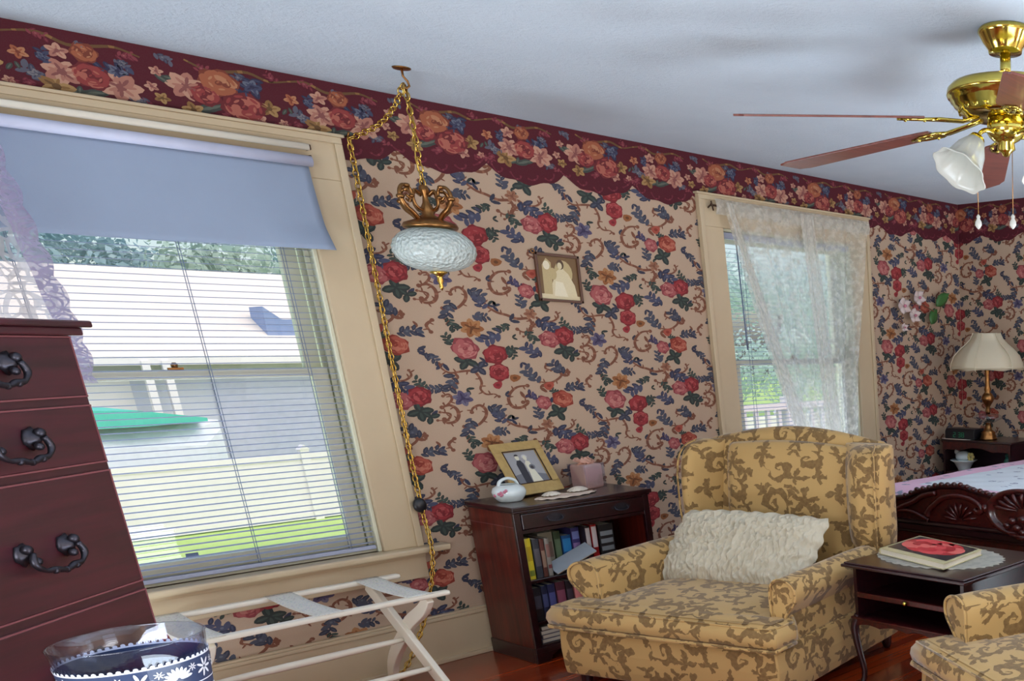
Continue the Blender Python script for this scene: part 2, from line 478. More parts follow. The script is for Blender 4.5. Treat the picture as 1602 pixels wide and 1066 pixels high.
INK = {'R': ((132, 36, 44), (166, 54, 60), (190, 84, 84)), 'P': ((150, 66, 72), (184, 98, 98), (206, 132, 124)), 'C': ((150, 58, 44), (182, 88, 70), (204, 120, 96)),
       'O': ((112, 66, 36), (158, 98, 56), (186, 130, 84)), 'G': ((46, 58, 56), (66, 80, 74), (98, 110, 96)), 'S': ((56, 60, 78), (80, 84, 100), (106, 112, 122)),
       'B': ((54, 58, 82), (78, 82, 108), (112, 116, 134)), 'V': ((60, 54, 86), (88, 80, 112), (118, 112, 134)), 'K': ((132, 82, 62), (156, 104, 80), (170, 120, 92)),
       'p': ((142, 84, 80), (182, 122, 106), (204, 154, 130)), 'o': ((128, 60, 44), (170, 96, 66), (192, 130, 94)), 'c': ((112, 34, 42), (152, 60, 60), (184, 104, 88)),
       'b': ((44, 44, 74), (66, 70, 98), (102, 108, 126)), 'y': ((108, 76, 44), (146, 106, 62), (176, 138, 88)), 's': ((66, 66, 86), (96, 96, 112), (132, 128, 132)),
       'g': ((62, 70, 66), (96, 104, 92), (138, 142, 118)), 'm': ((112, 32, 52), (140, 60, 72), (160, 92, 92))}
INK = {k: [srgb(*[q*.93 for q in c])[:3] for c in v] for k, v in INK.items()}
CREAM = srgb(190, 164, 140)[:3]; MAROON = srgb(78, 4, 28)[:3]
ASP = 1.3

def ellipse(cx, cz, rx, rz, rot, n=10, tip=False, lobes=0, amp=0.0):
    out = []
    for i in range(n):
        a = 2*pi*i/n
        k = 1+amp*cos(lobes*a) if lobes else 1
        x, z = rx*cos(a)*k, rz*sin(a)*k*(abs(sin(a))**0.35 if tip and abs(sin(a)) > 1e-3 else 1)
        out.append((cx+(x*cos(rot)-z*sin(rot))*ASP, cz+x*sin(rot)+z*cos(rot)))
    return out
def el_rose(cx, cz, r, ink, R):
    r *= 1.08
    out = [(ellipse(cx, cz, r, r*0.90, R.random()*3, 20, lobes=6, amp=0.10), ink[0], 3)]
    a0 = R.random()*6
    for ring, rr, n, L, W_ in ((0, .60, 7, .40, .27), (1, .34, 5, .32, .22)):
        for i in range(n):
            a = a0+ring*.6+i*2*pi/n+R.uniform(-.15, .15)
            out.append((ellipse(cx+cos(a)*r*rr*ASP, cz+sin(a)*r*rr*.92, r*L, r*W_, a+pi/2+R.uniform(-.3, .3), 9, lobes=3, amp=.08), ink[R.choice((1, 1, 2, 0))], 4+ring))
            out.append((ellipse(cx+cos(a)*r*(rr+.10)*ASP, cz+sin(a)*r*(rr+.10)*.92, r*L*.55, r*W_*.30, a+pi/2, 7), ink[2 if ring else 1], 5+ring))
    out.append((ellipse(cx, cz, r*0.20, r*0.16, 0.5, 8), ink[0], 7))
    out.append((ellipse(cx-r*.04, cz+r*.04, r*0.12, r*0.05, 0.8, 6), ink[1], 8))
    return out
def el_flower(cx, cz, r, ink, R, n=6):
    out = []; a0 = R.random()*6
    for i in range(n):
        a = a0+i*2*pi/n
        out.append((ellipse(cx+cos(a)*r*0.55*ASP, cz+sin(a)*r*0.55, r*0.46, r*0.36, a, 10, lobes=3, amp=.10), ink[1 if i % 2 else 2], 3))
        out.append((ellipse(cx+cos(a)*r*0.42*ASP, cz+sin(a)*r*0.42, r*0.30, r*0.10, a, 7), ink[0 if i % 2 else 1], 4))
    out.append((ellipse(cx, cz, r*0.26, r*0.26, 0, 8), ink[0], 4))
    return out
def el_leaf(cx, cz, L, w, rot, ink):
    dark = ellipse(cx, cz, L, w, rot, 10, tip=True)
    return [(dark, ink[0], 2), (ellipse(cx, cz, L*0.7, w*0.35, rot, 8, tip=True), ink[1], 3)]
def el_spray(cx, cz, r, ink, R):
    out = []; a0 = R.random()*6.28; r *= 1.12
    for i in range(7):
        t = (i/6-0.5)*2
        sx = cx+cos(a0)*t*r*0.8*ASP; sz = cz+sin(a0)*t*r*0.8
        an = a0+(1 if i % 2 else -1)*(0.7+0.5*R.random())
        L = r*(0.34+0.18*R.random())
        out += [(ellipse(sx+cos(an)*L*0.8*ASP, sz+sin(an)*L*0.8, L, L*0.50, an, 9, tip=True), ink[R.choice((0, 0, 1))], 2), (ellipse(sx+cos(an)*L*0.9*ASP, sz+sin(an)*L*0.9, L*.6, L*0.16, an, 6, tip=True), ink[1], 3)]
    out.append((ellipse(cx, cz, r*0.30, r*0.26, 0.4, 9, lobes=4, amp=0.2), ink[1], 3))
    out.append((ellipse(cx, cz, r*0.12, r*0.11, 0.4, 6), ink[2], 4))
    return out
def el_stroke(pts, w, ink, layer=1, caps=True):
    P = smoothpath([(x, 0, z) for x, z in pts], 4)
    L, Rr_ = [], []
    n = len(P)
    for i, p in enumerate(P):
        t = (P[min(i+1, n-1)]-P[max(i-1, 0)])
        tx, tz = t.x/ASP, t.z; l = sqrt(tx*tx+tz*tz) or 1
        ww = w*(0.55+0.7*sin(pi*min(1, (i+1)/n)))
        L.append((p.x-tz/l*ww*ASP, p.z+tx/l*ww)); Rr_.append((p.x+tz/l*ww*ASP, p.z-tx/l*ww))
    out = []
    for i in range(n-1): out.append(([L[i], L[i+1], Rr_[i+1], Rr_[i]], ink[0] if i % 5 else ink[1], layer))
    for e in ((P[0], P[-1]) if caps else ()): out.append((ellipse(e.x, e.z, w*1.7, w*1.7, 0, 7), ink[0], layer))
    return out

TILE = [('rose',0.000,0.000,0.046,'R'),('rose',0.005,-0.086,0.041,'R'),('rose',-0.143,0.030,0.050,'P'),('bud',-0.013,-0.148,0.021,'R'),('leaf3',-0.147,-0.030,0.045,'G'),('leaf3',-0.094,-0.063,0.038,'S'),('flower',-0.093,0.126,0.044,'O'),('spray',0.001,0.086,0.049,'B'),('bud',0.081,-0.116,0.023,'O'),('spray',-0.188,0.145,0.031,'G'),('spray',-0.212,0.066,0.029,'G'),('spray',-0.043,0.183,0.030,'S'),('spray',0.068,0.129,0.029,'G'),('spray',0.082,0.013,0.029,'G'),('rose',-0.394,0.369,0.043,'R'),('rose',-0.479,0.352,0.042,'P'),('leaf3',-0.406,0.299,0.047,'G'),('leaf2',-0.363,0.270,0.034,'G'),('spray',-0.379,0.425,0.028,'G'),('spray',-0.310,0.400,0.028,'S'),('star',-0.197,0.350,0.038,'V'),('spray',-0.579,0.289,0.041,'B'),('spray',-0.481,0.426,0.045,'B'),('spray',-0.580,0.369,0.031,'G'),('spray',-0.044,0.290,0.034,'S'),('spray',-0.033,0.247,0.032,'B'),('spray',-0.187,0.217,0.039,'S'),('star',0.216,0.199,0.027,'K'),('rose',0.324,0.324,0.044,'C'),('rose',0.214,0.310,0.033,'P'),('leaf3',0.288,0.255,0.046,'G'),('spray',0.385,0.386,0.038,'S'),('spray',0.279,0.366,0.025,'G'),('spray',0.168,0.342,0.026,'V'),('spray',0.174,0.257,0.033,'S'),('spray',0.172,0.447,0.044,'S'),('spray',0.321,0.482,0.037,'S'),('bud',0.258,0.395,0.025,'C'),('spray',0.076,0.573,0.025,'G'),('spray',-0.236,0.425,0.040,'S'),('spray',-0.307,0.546,0.028,'S')]
STROKES = [(0.0040,[(0.140,0.399),(0.085,0.394),(0.044,0.366),(0.029,0.331),(0.046,0.297),(0.087,0.291),(0.126,0.309),(0.129,0.324),(0.103,0.317)]),(0.0040,[(-0.303,0.312),(-0.264,0.320),(-0.235,0.299),(-0.233,0.266),(-0.255,0.241),(-0.294,0.238),(-0.302,0.256)]),(0.0030,[(-0.289,0.365),(-0.261,0.372),(-0.249,0.350),(-0.274,0.324),(-0.303,0.312)]),(0.0036,[(-0.166,0.281),(-0.157,0.301),(-0.121,0.313),(-0.096,0.291),(-0.101,0.257),(-0.142,0.220),(-0.189,0.208),(-0.215,0.215)]),(0.0036,[(-0.014,0.259),(-0.000,0.230),(0.043,0.203),(0.090,0.191),(0.143,0.174),(0.200,0.177),(0.216,0.152),(0.205,0.121),(0.165,0.109),(0.135,0.123)]),(0.0030,[(0.210,0.416),(0.273,0.411),(0.328,0.437),(0.352,0.469),(0.383,0.462)]),(0.0028,[(0.261,0.505),(0.252,0.485),(0.282,0.473)]),(0.0030,[(-0.280,0.517),(-0.268,0.491),(-0.234,0.472),(-0.178,0.478),(-0.128,0.479),(-0.104,0.458),(-0.092,0.421),(-0.103,0.391),(-0.079,0.365),(-0.038,0.364),(-0.017,0.351)]),(0.0024,[(-0.571,0.418),(-0.530,0.431),(-0.577,0.409),(-0.587,0.381),(-0.619,0.365)]),(0.0036,[(0.507,0.438),(0.476,0.414),(0.492,0.384)]),(0.0026,[(-0.420,0.488),(-0.413,0.466),(-0.442,0.445),(-0.478,0.441)]),(0.0026,[(0.464,0.568),(0.510,0.557),(0.492,0.530),(0.446,0.530)])]
BORD = [(0.104,2.528,0.025,'p'),(0.177,2.537,0.032,'o'),(0.000,2.502,0.021,'o'),(0.062,2.502,0.024,'b'),(0.102,2.461,0.041,'p'),(0.180,2.463,0.045,'c'),(0.259,2.496,0.038,'b'),(0.259,2.443,0.049,'p'),(0.077,2.411,0.039,'y'),(0.031,2.439,0.029,'s'),(0.172,2.402,0.035,'g'),(0.309,2.406,0.020,'s'),(0.458,2.485,0.048,'p'),(0.511,2.466,0.041,'c'),(0.566,2.517,0.052,'o'),(0.677,2.524,0.043,'b'),(0.634,2.443,0.058,'c'),(0.721,2.454,0.031,'y'),(0.524,2.419,0.039,'g'),(0.464,2.405,0.028,'y'),(0.399,2.496,0.024,'g'),(0.375,2.520,0.017,'p'),(0.374,2.429,0.020,'y'),(0.277,2.524,0.018,'s'),(0.125,2.400,0.022,'g'),(0.593,2.481,0.024,'g'),(0.677,2.404,0.024,'p'),(0.350,2.464,0.017,'p'),(-0.023,2.452,0.015,'g'),(-0.044,2.408,0.014,'p')]

def tile_polys():
    R = random.Random(3); out = []
    for w, pts in STROKES:
        out += el_stroke(pts, w*1.45, INK['K'])
        P_ = smoothpath([(x, 0, z) for x, z in pts], 2)
        for i in range(1, len(P_)-1, 2):     # small hooks along the outside of each scroll
            d_ = (P_[i+1]-P_[i-1]); a = math.atan2(d_.z, d_.x)+(1.9 if i % 4 == 1 else -1.9)
            out.append((ellipse(P_[i].x+cos(a)*.012, P_[i].z+sin(a)*.010, .011, .0034, a, 7, tip=True), INK['K'][0], 1))
    for t, x, z, r, c in TILE:
        k = INK[c]
        if t == 'rose': out += el_rose(x, z, r, k, R)
        elif t == 'flower': out += el_flower(x, z, r, k, R, 7)+el_flower(x, z, r*0.6, k, R, 5)
        elif t == 'star': out += el_flower(x, z, r, k, R, 6)
        elif t == 'bud': out += [(ellipse(x, z, r, r*0.8, R.random(), 9, lobes=3, amp=0.12), k[1], 3), (ellipse(x, z, r*0.4, r*0.35, 0, 7), k[0], 4)]
        elif t in ('leaf3', 'leaf2'):
            n = 4 if t == 'leaf3' else 3; a0 = R.random()*6
            for i in range(n):
                a = a0+i*2*pi/n+R.uniform(-.3, .3)
                out += el_leaf(x+cos(a)*r*0.5*ASP, z+sin(a)*r*0.5, r*0.56, r*0.36, a, k)
        elif t == 'spray': out += el_spray(x, z, r, k, R)
    for i in range(34):   # tiny leaves that fill the ground between the motifs
        x, z = R.uniform(-.39, .39), R.uniform(0, .556); a = R.random()*6.28
        k = INK[R.choice('GSKB')]; L = R.uniform(.012, .021)
        for d in (-0.6, 0.6): out.append((ellipse(x+cos(a+d)*L*ASP, z+sin(a+d)*L, L, L*.42, a+d, 7, tip=True), k[0], 1))
    return out
TP = tile_polys()

def border_edge(s):
    u = abs(sin(pi*(s+3.795)/0.403))
    return 2.372-0.066*u**0.7+0.006*sin(s*46)
def border_polys():
    R = random.Random(9); out = []
    for x, z, r, c in BORD:
        k = INK[c]
        if c in 'co' and r > .03: out += el_rose(x, z, r*.95, k, R)
        elif c == 'p' and r > .03: out += el_flower(x, z, r, k, R, 7)+el_flower(x, z, r*.6, k, R, 5)
        elif c in 'bs': out += el_spray(x, z, r, k, R)+el_flower(x, z, r*.6, k, R, 5)
        elif c == 'g': out += el_leaf(x-.01, z, r*.9, r*.4, R.random()*3, k)+el_leaf(x+.012, z+.008, r*.8, r*.35, R.random()*3, k)
        else: out += el_flower(x, z, r, k, R, 5)
    T = [(i*0.8066/12, 2.566+0.012*sin(i*pi/1.5)+0.003*cos(i)) for i in range(13)]
    out += el_stroke(T[0:6], 0.0042, INK['y'], 2, False)+el_stroke(T[7:13], 0.0042, INK['y'], 2, False)
    for i in range(7): out += el_spray(0.06+i*.115, 2.560+.012*cos(i*2), .020, INK['s' if i % 2 else 'm'], R)
    for i in range(9):
        x = i*.09; out += el_stroke([(x, border_edge(x-5.382)+.028), (x+.02, border_edge(x-5.35)+.014), (x+.045, border_edge(x-5.335)+.022), (x+.05, border_edge(x-5.33)+.034)], .0030, INK['m'], 2)
    for i in range(6): out += el_spray(R.random()*.8, 2.39+R.random()*.02, .018, INK['m'], R)
    return out
BP = border_polys()

def papered_wall(name, base, P, s0, s1, holes, body):
    """wall with printed paper: base(mb) adds the solid wall, P maps (s, z, lift) to the room"""
    mb = MB()
    body(mb)
    cnt = [0]
    def put(poly, col, layer, dx=0, dz=0, zmax=2.6, zmin=0.2):
        cnt[0] += 1
        pts = [(x+dx, z+dz) for x, z in poly]
        if any(p[1] > zmax or p[1] < zmin for p in pts) or all(p[0] < s0 or p[0] > s1 for p in pts): return
        pts = [(min(max(x, s0), s1), z) for x, z in pts]
        for h in holes:
            if all(h[0] < p[0] < h[1] and h[2] < p[1] < h[3] for p in pts): return
            if any(h[0]+.08 < p[0] < h[1]-.08 and h[2]+.06 < p[1] < h[3]-.06 for p in pts): return
        mb.add([P(x, z, 0.0003*layer+0.0003+1.6e-5*(cnt[0] % 17)) for x, z in pts], [tuple(range(len(pts)))], False, col)
    i0 = int((s0+3.137)/.78)-2; i1 = int((s1+3.137)/.78)+2
    for i in range(i0, i1+1):
        for j in range(-9, 10):
            dx = -3.127+.78*i; dz = 1.764+.278*i+.5555*j
            if -.9 < dz < 2.9:
                for poly, col, lay in TP: put(poly, col, lay, dx, dz, 2.38)
    # border band over the paper
    n = int((s1-s0)/.02)
    for k in range(n):
        a = s0+(s1-s0)*k/n; b_ = s0+(s1-s0)*(k+1)/n
        mid = (a+b_)/2
        if any(h[0]+.02 < mid < h[1]-.02 for h in holes):
            lo = [2.373]*2
        else: lo = [border_edge(a), border_edge(b_)]
        mb.add([P(a, lo[0], .0032), P(b_, lo[1], .0032), P(b_, 2.6, .0032), P(a, 2.6, .0032)], [(0, 1, 2, 3)], False, MAROON)
    i0 = int((s0+5.382)/.8066)-1; i1 = int((s1+5.382)/.8066)+1
    for i in range(i0, i1+1):
        for poly, col, lay in BP: put(poly, col, lay+10, -5.382+.8066*i, 0, 2.6, 2.28)
    o = mb.build(name, M_paper, fixn=False); o['kind'] = 'structure'
    return o
def body_left(mb):
    T = 0.2
    xs = [X0-T, W1[0], W1[1], W2[0], W2[1], 0.0]
    for a, b_ in ((xs[0], xs[1]), (xs[2], xs[3]), (xs[4], xs[5])): mb.box(a, b_, 0, T, -.1, H+.02, CREAM)
    for w in (W1, W2):
        mb.box(w[0], w[1], 0, T, -.1, w[2], CREAM); mb.box(w[0], w[1], 0, T, w[3], H+.02, CREAM)
cas = lambda w: (w[0]-.165, w[1]+.165, w[2]-.15, w[3]+.17)
papered_wall('wall_left', None, lambda s, z, l: (s, -l, z), X0, -0.004, [cas(W1), cas(W2)], body_left)
papered_wall('wall_right', None, lambda s, z, l: (-l, -s, z), 0.004, 6.2, [], lambda mb: mb.box(0, .2, Y0, .2, -.1, H+.02, CREAM))
# the walls behind the camera, with openings added behind the fill lights
def plain_wall(name, horiz, spans, at0, at1):
    mb = MB(); cur = spans[0]
    for a, b_, z0, z1 in spans[2]:
        segs = [(cur, a, -.1, H), (a, b_, -.1, z0), (a, b_, z1, H)]; cur = b_
        for q in segs:
            mb.box(*((q[0], q[1], at0, at1) if horiz else (at0, at1, q[0], q[1])), q[2], q[3], CREAM)
    mb.box(*((cur, spans[1], at0, at1) if horiz else (at0, at1, cur, spans[1])), -.1, H, CREAM)
    o = mb.build(name, M_paper); o['kind'] = 'structure'
plain_wall('wall_back', True, (X0-.2, .2, [(-5.87, -4.53, .68, 2.42), (-2.87, -1.53, .68, 2.42)]), Y0-.2, Y0)
plain_wall('wall_front', False, (Y0-.2, .2, [(-4.27, -2.93, .68, 2.42)]), X0-.2, X0)

# baseboards
mb = MB(); mb.box(X0, 0, -.022, 0, 0, .215); mb.box(X0, 0, -.030, 0, .215, .232); mb.box(X0, 0, -.026, 0, .232, .244); mb.box(X0, 0, -.042, 0, 0, .022)
o = mb.build('baseboard_left', M_trim, bevel=.003); o['kind'] = 'structure'
mb = MB(); mb.box(-.022, 0, Y0, -.03, 0, .215); mb.box(-.030, 0, Y0, -.03, .215, .244); mb.box(-.042, 0, Y0, -.03, 0, .022)
o = mb.build('baseboard_right', M_trim, bevel=.003); o['kind'] = 'structure'

def window(name, w):
    x0, x1, z0, z1 = w; cw = .172
    r = struct(name)
    mb = MB()
    # casing: two uprights and head, each a flat board with a raised back-band
    for a, b_ in ((x0-cw, x0), (x1, x1+cw)): mb.box(a, b_, -.022, 0, z0, z1)
    mb.box(x0-cw, x1+cw, -.022, 0, z1, z1+cw)
    for a in (x0-cw, x1+cw-.03): mb.box(a, a+.03, -.034, -.022, z0, z1+cw-.026)
    mb.box(x0-cw, x1+cw, -.034, -.022, z1+cw-.026, z1+cw)
    mb.box(x0-cw-.012, x1+cw+.012, -.040, 0, z1+cw, z1+cw+.012)
    mb.build('casing', M_trim, r, bevel=.003)
    MB().box(x0-cw-.10, x1+cw+.10, -.085, .03, z0-.030, z0).build('stool', M_trim, r, bevel=.009, segs=3)
    mb = MB(); mb.box(x0-cw, x1+cw, -.022, 0, z0-.155, z0-.030); mb.box(x0-cw, x1+cw, -.030, -.02, z0-.052, z0-.030)
    mb.build('apron', M_trim, r, bevel=.003)
    mb = MB()
    for a, b_ in ((x0, x0+.016), (x1-.016, x1)): mb.box(a, b_, .0, .2, z0, z1)
    mb.box(x0, x1, 0, .2, z1-.016, z1); mb.box(x0, x1, .03, .24, z0-.03, z0+.012)
    for a, b_ in ((x0+.016, x0+.034), (x1-.034, x1-.016)): mb.box(a, b_, .042, .056, z0, z1); mb.box(a, b_, .10, .112, z0, z1)
    mb.build('jamb', M_sash, r, bevel=.002)
    zm = 1.405
    def sash(nm, y0, za, zb, rb, rt):
        s0_, s1_ = x0+.0355, x1-.0355; st = .062
        mb = MB(); mb.box(s0_, s0_+st, y0, y0+.036, za, zb); mb.box(s1_-st, s1_, y0, y0+.036, za, zb)
        mb.box(s0_+st, s1_-st, y0+.0005, y0+.0355, za, za+rb); mb.box(s0_+st, s1_-st, y0+.0005, y0+.0355, zb-rt, zb)
        f = mb.build(nm, M_sash, r, bevel=.003)
        MB().box(s0_+st-.004, s1_-st+.004, y0+.015, y0+.019, za+rb-.004, zb-rt+.004).build('glass', M_pane, f)
        return f
    sash('upper_sash', .115, zm-.005, z1-.016, .035, .055)
    lo = sash('lower_sash', .060, z0+.012, zm+.034, .070, .038)
    cx = (x0+x1)/2
    MB().box(cx-.025, cx+.025, .052, .062, zm+.034, zm+.042).lathe([(.010, 0), (.012, .012), (.006, .02)], 10, (cx, .06, zm+.042)).build('sash_lock', M_antique, lo)
    return r
window('window_1', W1)
window('window_2', W2)

# ------------------------------------------------------------------ window 1 dressing
def blind(name, label, w, ztop, y, cords, wand=None):
    x0, x1 = w[0]+.018, w[1]-.018
    t = thing(name, label, 'blinds', ((x0+x1)/2, y, w[2]), 0, None)
    c = (x0+x1)/2; a, b_ = x0-c, x1-c; zo = w[2]
    MB().box(a, b_, -.020, .020, ztop-.035-zo, ztop-zo).build('headrail', M_slat, t, bevel=.003)
    mb = MB(); z = .046; n = 0
    tilt = radians(4)
    while z < ztop-.05-zo:
        M = Matrix.Translation((0, 0, z)) @ Matrix.Rotation(tilt, 4, 'X')
        vs = [M @ Vector((xx, yy, zz)) for xx in (a, b_) for yy, zz in ((-.0125, 0), (0, .0018), (.0125, 0), (.0125, -.0007), (0, .0011), (-.0125, -.0007))]
        mb.add(vs, [(0, 1, 7, 6), (1, 2, 8, 7), (2, 3, 9, 8), (3, 4, 10, 9), (4, 5, 11, 10), (5, 0, 6, 11), (0, 5, 4, 3, 2, 1), (6, 7, 8, 9, 10, 11)])
        z += .0255
    mb.build('slats', M_slat, t)
    MB().box(a, b_, -.013, .013, .014, .032).build('bottom_rail', M_slat, t, bevel=.003)
    for cx in cords:
        mb = MB(); mb.box(cx-c-.0012, cx-c+.0012, -.014, -.0128, .03, ztop-.03-zo); mb.box(cx-c-.0012, cx-c+.0012, .0128, .014, .03, ztop-.03-zo)
        mb.build('ladder_cord', M_blue_cord, t)
    if wand:
        MB().tube([(wand[0]-c, -.03, wand[1]-zo), (wand[0]-c+.01, -.035, wand[2]-zo)], .0045, 8).build('tilt_wand', M_blue_cord, t)
    return t
bl = blind('venetian_blind', 'white mini blind with open slats in the large left window beneath the grey shade', W1, 2.19, .022, (-5.55, -5.07, -4.72))
# small tab on the sash bottom seen through the blind
tag(MB().box(-5.302, -5.262, .046, .056, .690, .708).build('sash_lift', M_blue_cord), 'small blue sash lift at the bottom of the left window', 'sash lift')
bl2 = blind('venetian_blind', 'white mini blind behind the sheer curtain in the window near the corner', W2, 2.19, .022, (-2.24, -1.84, -1.42), (-2.30, 2.16, 1.50))

# roller shade with its tube and the slim rod above
t = thing('roller_shade', 'pale blue grey roller shade covering the top of the left window', 'shade', (-5.18, -.06, 2.26))
o = MB().tube([(-.66, -.018, .004), (.60, -.018, .004)], .021, 24).build('roller', M_roller, t)
def shade_pt(u, v):
    # hangs from the roller, lower right corner curls toward the room
    x = -.62+u*(1.215+.025*v*v*u)
    curl = .030*max(0, v-.72)/.28*max(0, u-.80)/.2
    return (x, .004-.004*sin(pi*v)+.010*sin(3.0*u+1.0)*v*.5-curl, -.005-(.345-.012*u)*v)
MB().grid(shade_pt, 40, 16).build('shade_cloth', M_shade_fabric, t, solid=.0012)
MB().box(-.675, -.66, -.03, .038, -.02, .02).build('bracket', M_white_paint, t, bevel=.002)
MB().box(.602, .609, -.012, .038, -.008, .030).build('bracket', M_iron, t, bevel=.002)
t = thing('curtain_rod', 'slim white curtain rod across the head of the left window', 'curtain rod', (-5.18, -.055, 2.322))
MB().tube([(-.70, 0, 0), (.612, 0, 0)], .013, 12, flat=(.5, 1)).build('rod', M_white_paint, t)
MB().box(.612, .618, -.006, .033, -.010, .010).build('bracket', M_iron, t, bevel=.002)
MB().box(-.705, -.693, -.008, .033, -.016, .016).build('bracket', M_iron, t, bevel=.002)

# lace panel at the left of window 1
t = thing('lace_curtain', 'white lace curtain with scalloped edge hanging left of the roller shade', 'curtain', (-5.8, -.125, 2.32))
def lace_pt(u, v, x0=-.10, w=.42):
    z = -.92*v
    # the free edge swings in: narrow at the head, wider below
    ed = .215+.080*min(1, v*1.25)+.010*v+.010*abs(sin(v*34))
    x = x0+(ed-x0)*u
    return (x, -.02-.016*sin(u*19+v*1.2)-.01*sin(u*7), z)
MB().grid(lace_pt, 60, 150, uvfn=lambda u, v: (u*.5, v*.92)).build('lace_panel', M_lace, t)
def lace_edge(u, v):
    ed = .215+.080*min(1, v*1.25)+.010*v
    return (ed-.035+.055*u+(.014*abs(sin(v*26)) if u > .5 else 0), -.044-.006*sin(u*3+v*34), -.92*v)
MB().grid(lace_edge, 6, 180, uvfn=lambda u, v: (u*.06, v*.92)).build('scalloped_edging', M_lace_edge, t)
MB().grid(lambda u, v: (.04+.035*u+.02*v, -.052-.01*sin(u*3), -.92*v), 5, 60, uvfn=lambda u, v: (u*.06, v*.92)).build('scalloped_edging', M_lace_edge, t)

# sheer panel on window 2, drawn to the right
t = thing('sheer_curtain', 'white sheer curtain gathered to the right across the corner window', 'curtain', (-1.8, -.05, 2.33))
def sheer_edges(v):
    zz = v*1.70
    xl = -.63+.42*v+.12*v*v
    xr = .625-.10*min(1, v*1.8)-.13*v
    return xl, xr, -zz
def sheer_pt(u, v):
    xl, xr, z = sheer_edges(v)
    amp = .012+.010*v
    x = xl+(xr-xl)*u
    return (x+.006*sin(u*40), -.012-.016-amp*(sin(u*34+v*1.5)+.4*sin(u*71)), z+.012)
MB().grid(sheer_pt, 150, 40, uvfn=lambda u, v: (u*1.2, v*1.7)).build('net_panel', M_sheer, t)
def fold(cx0, cx1, w0, w1, ydep):
    def f(u, v):
        x = cx0+(cx1-cx0)*v+(w0+(w1-w0)*v)*(u-.5)
        return (x, ydep-.010*sin(u*12), -v*1.70+.012)
    return f
MB().grid(fold(-.61, -.045, .045, .15, -.055), 14, 40, uvfn=lambda u, v: (u*.3, v*1.7)).build('gathered_edge', M_sheer_band, t)
MB().grid(fold(.03, .19, .12, .16, -.050), 14, 40, uvfn=lambda u, v: (u*.3, v*1.7)).build('gathered_fold', M_sheer_band, t)
MB().grid(lambda u, v: (-.685+1.335*u, -.020-.012*sin(v*pi)-.005*sin(u*90), .030-.085*v), 120, 6, uvfn=lambda u, v: (u*1.3, v*.1)).build('rod_pocket', M_sheer_band, t)
t = thing('curtain_rod', 'thin metal rod holding the sheer curtain over the corner window', 'curtain rod', (-1.8, -.05, 2.325))
MB().tube([(-.70, 0, 0), (.64, 0, 0)], .006, 8).build('rod', M_iron, t)
MB().tube([(-.70, .028, -.012), (-.705, -.004, 0), (-.70, -.004, .022), (-.69, -.006, -.030)], .0045, 8).build('hook', M_iron, t)
MB().tube([(.64, .028, -.012), (.64, 0, 0)], .005, 8).build('hook', M_iron, t)

# ------------------------------------------------------------------ gold chain swag and pendant lamp
def chain(path, parent, name, link=.034, r=.0030, w=.011, mat=None):
    P = smoothpath(path, 10); d = [0.0]
    for a, b_ in zip(P, P[1:]): d.append(d[-1]+(b_-a).length)
    n = int(d[-1]/(link*.74)); mb = MB()
    for i in range(n):
        s_ = (i+.5)*d[-1]/n; k = max(j for j in range(len(d)) if d[j] <= s_); k = min(k, len(P)-2)
        u = (s_-d[k])/max(1e-9, d[k+1]-d[k]); c = P[k].lerp(P[k+1], u); tg = (P[k+1]-P[k]).normalized()
        ref = Vector((0.8, 0.6, 0.1)) if abs(tg.z) > .5 else Vector((0, 0, 1))
        s1 = tg.cross(ref).normalized(); s2 = tg.cross(s1).normalized()
        sd = s1 if i % 2 else s2
        pts = [c+tg*(link/2*cos(a))+sd*(w*sin(a)) for a in [2*pi*q/12 for q in range(12)]]
        mb.tube(pts, r, 6, closed=True)
    return mb.build(name, mat or M_gold, parent, fixn=False)
hx, hy = -4.348, -.48
t = thing('pendant_lamp', 'oval pressed glass swag pendant lamp hanging on a gold chain', 'pendant lamp', (hx, hy, H))
mb = MB(); mb.lathe([(.0, -.004), (.032, -.004), (.034, 0)], 16).tube([(0, 0, 0), (0, 0, -.03), (.014, 0, -.045), (.018, 0, -.062), (.004, 0, -.074), (-.012, 0, -.066)], .0045, 8)
mb.build('ceiling_hook', M_antique, t)
chain([(0, 0, -.062), (.003, 0, -.25), (0, 0, -.435)], t, 'hanging_chain')
MB().tube([(.004, .006, -.07), (.012, .004, -.2), (-.006, .008, -.33), (.004, .004, -.44)], .0035, 6).build('lamp_cord', M_gold, t)
# crown: turned stem with three scrolled leaf arms
mb = MB(); mb.lathe([(.006, -.43), (.016, -.435), (.020, -.455), (.010, -.475), (.014, -.50), (.030, -.53), (.022, -.545), (.055, -.565), (.098, -.580), (.104, -.592), (.100, -.600), (.06, -.603)], 28, closed=True)
mb.build('crown', M_antique, t)
for k in range(4):
    a = k*pi/2+.35
    M = Matrix.Rotation(a, 4, 'Z')
    prof = [(.045, -.575), (.075, -.545), (.110, -.520), (.128, -.480), (.112, -.448), (.080, -.446), (.066, -.470), (.080, -.490), (.097, -.480)]
    p = smoothpath([M @ Vector((x, 0, z)) for x, z in prof], 4)
    n = len(p); mb = MB().tube(p, [.010*(1-.55*i/n) for i in range(n)], 8)
    for q, rr in ((.35, .017), (.6, .015), (.8, .012)):
        c = p[int(q*n)]; mb.ball(c, rr, 8, (1, 1, .6))
    p2 = smoothpath([M @ Vector((x, 0, z)) for x, z in [(.02, -.47), (.05, -.455), (.062, -.49), (.050, -.52), (.02, -.53)]], 4)
    mb.tube(p2, .006, 6)
    mb.build('scroll_arm', M_antique, t)
mb = MB()
def gl(a, z): return 1+.012*sin(a*24)+.010*sin(z*260)
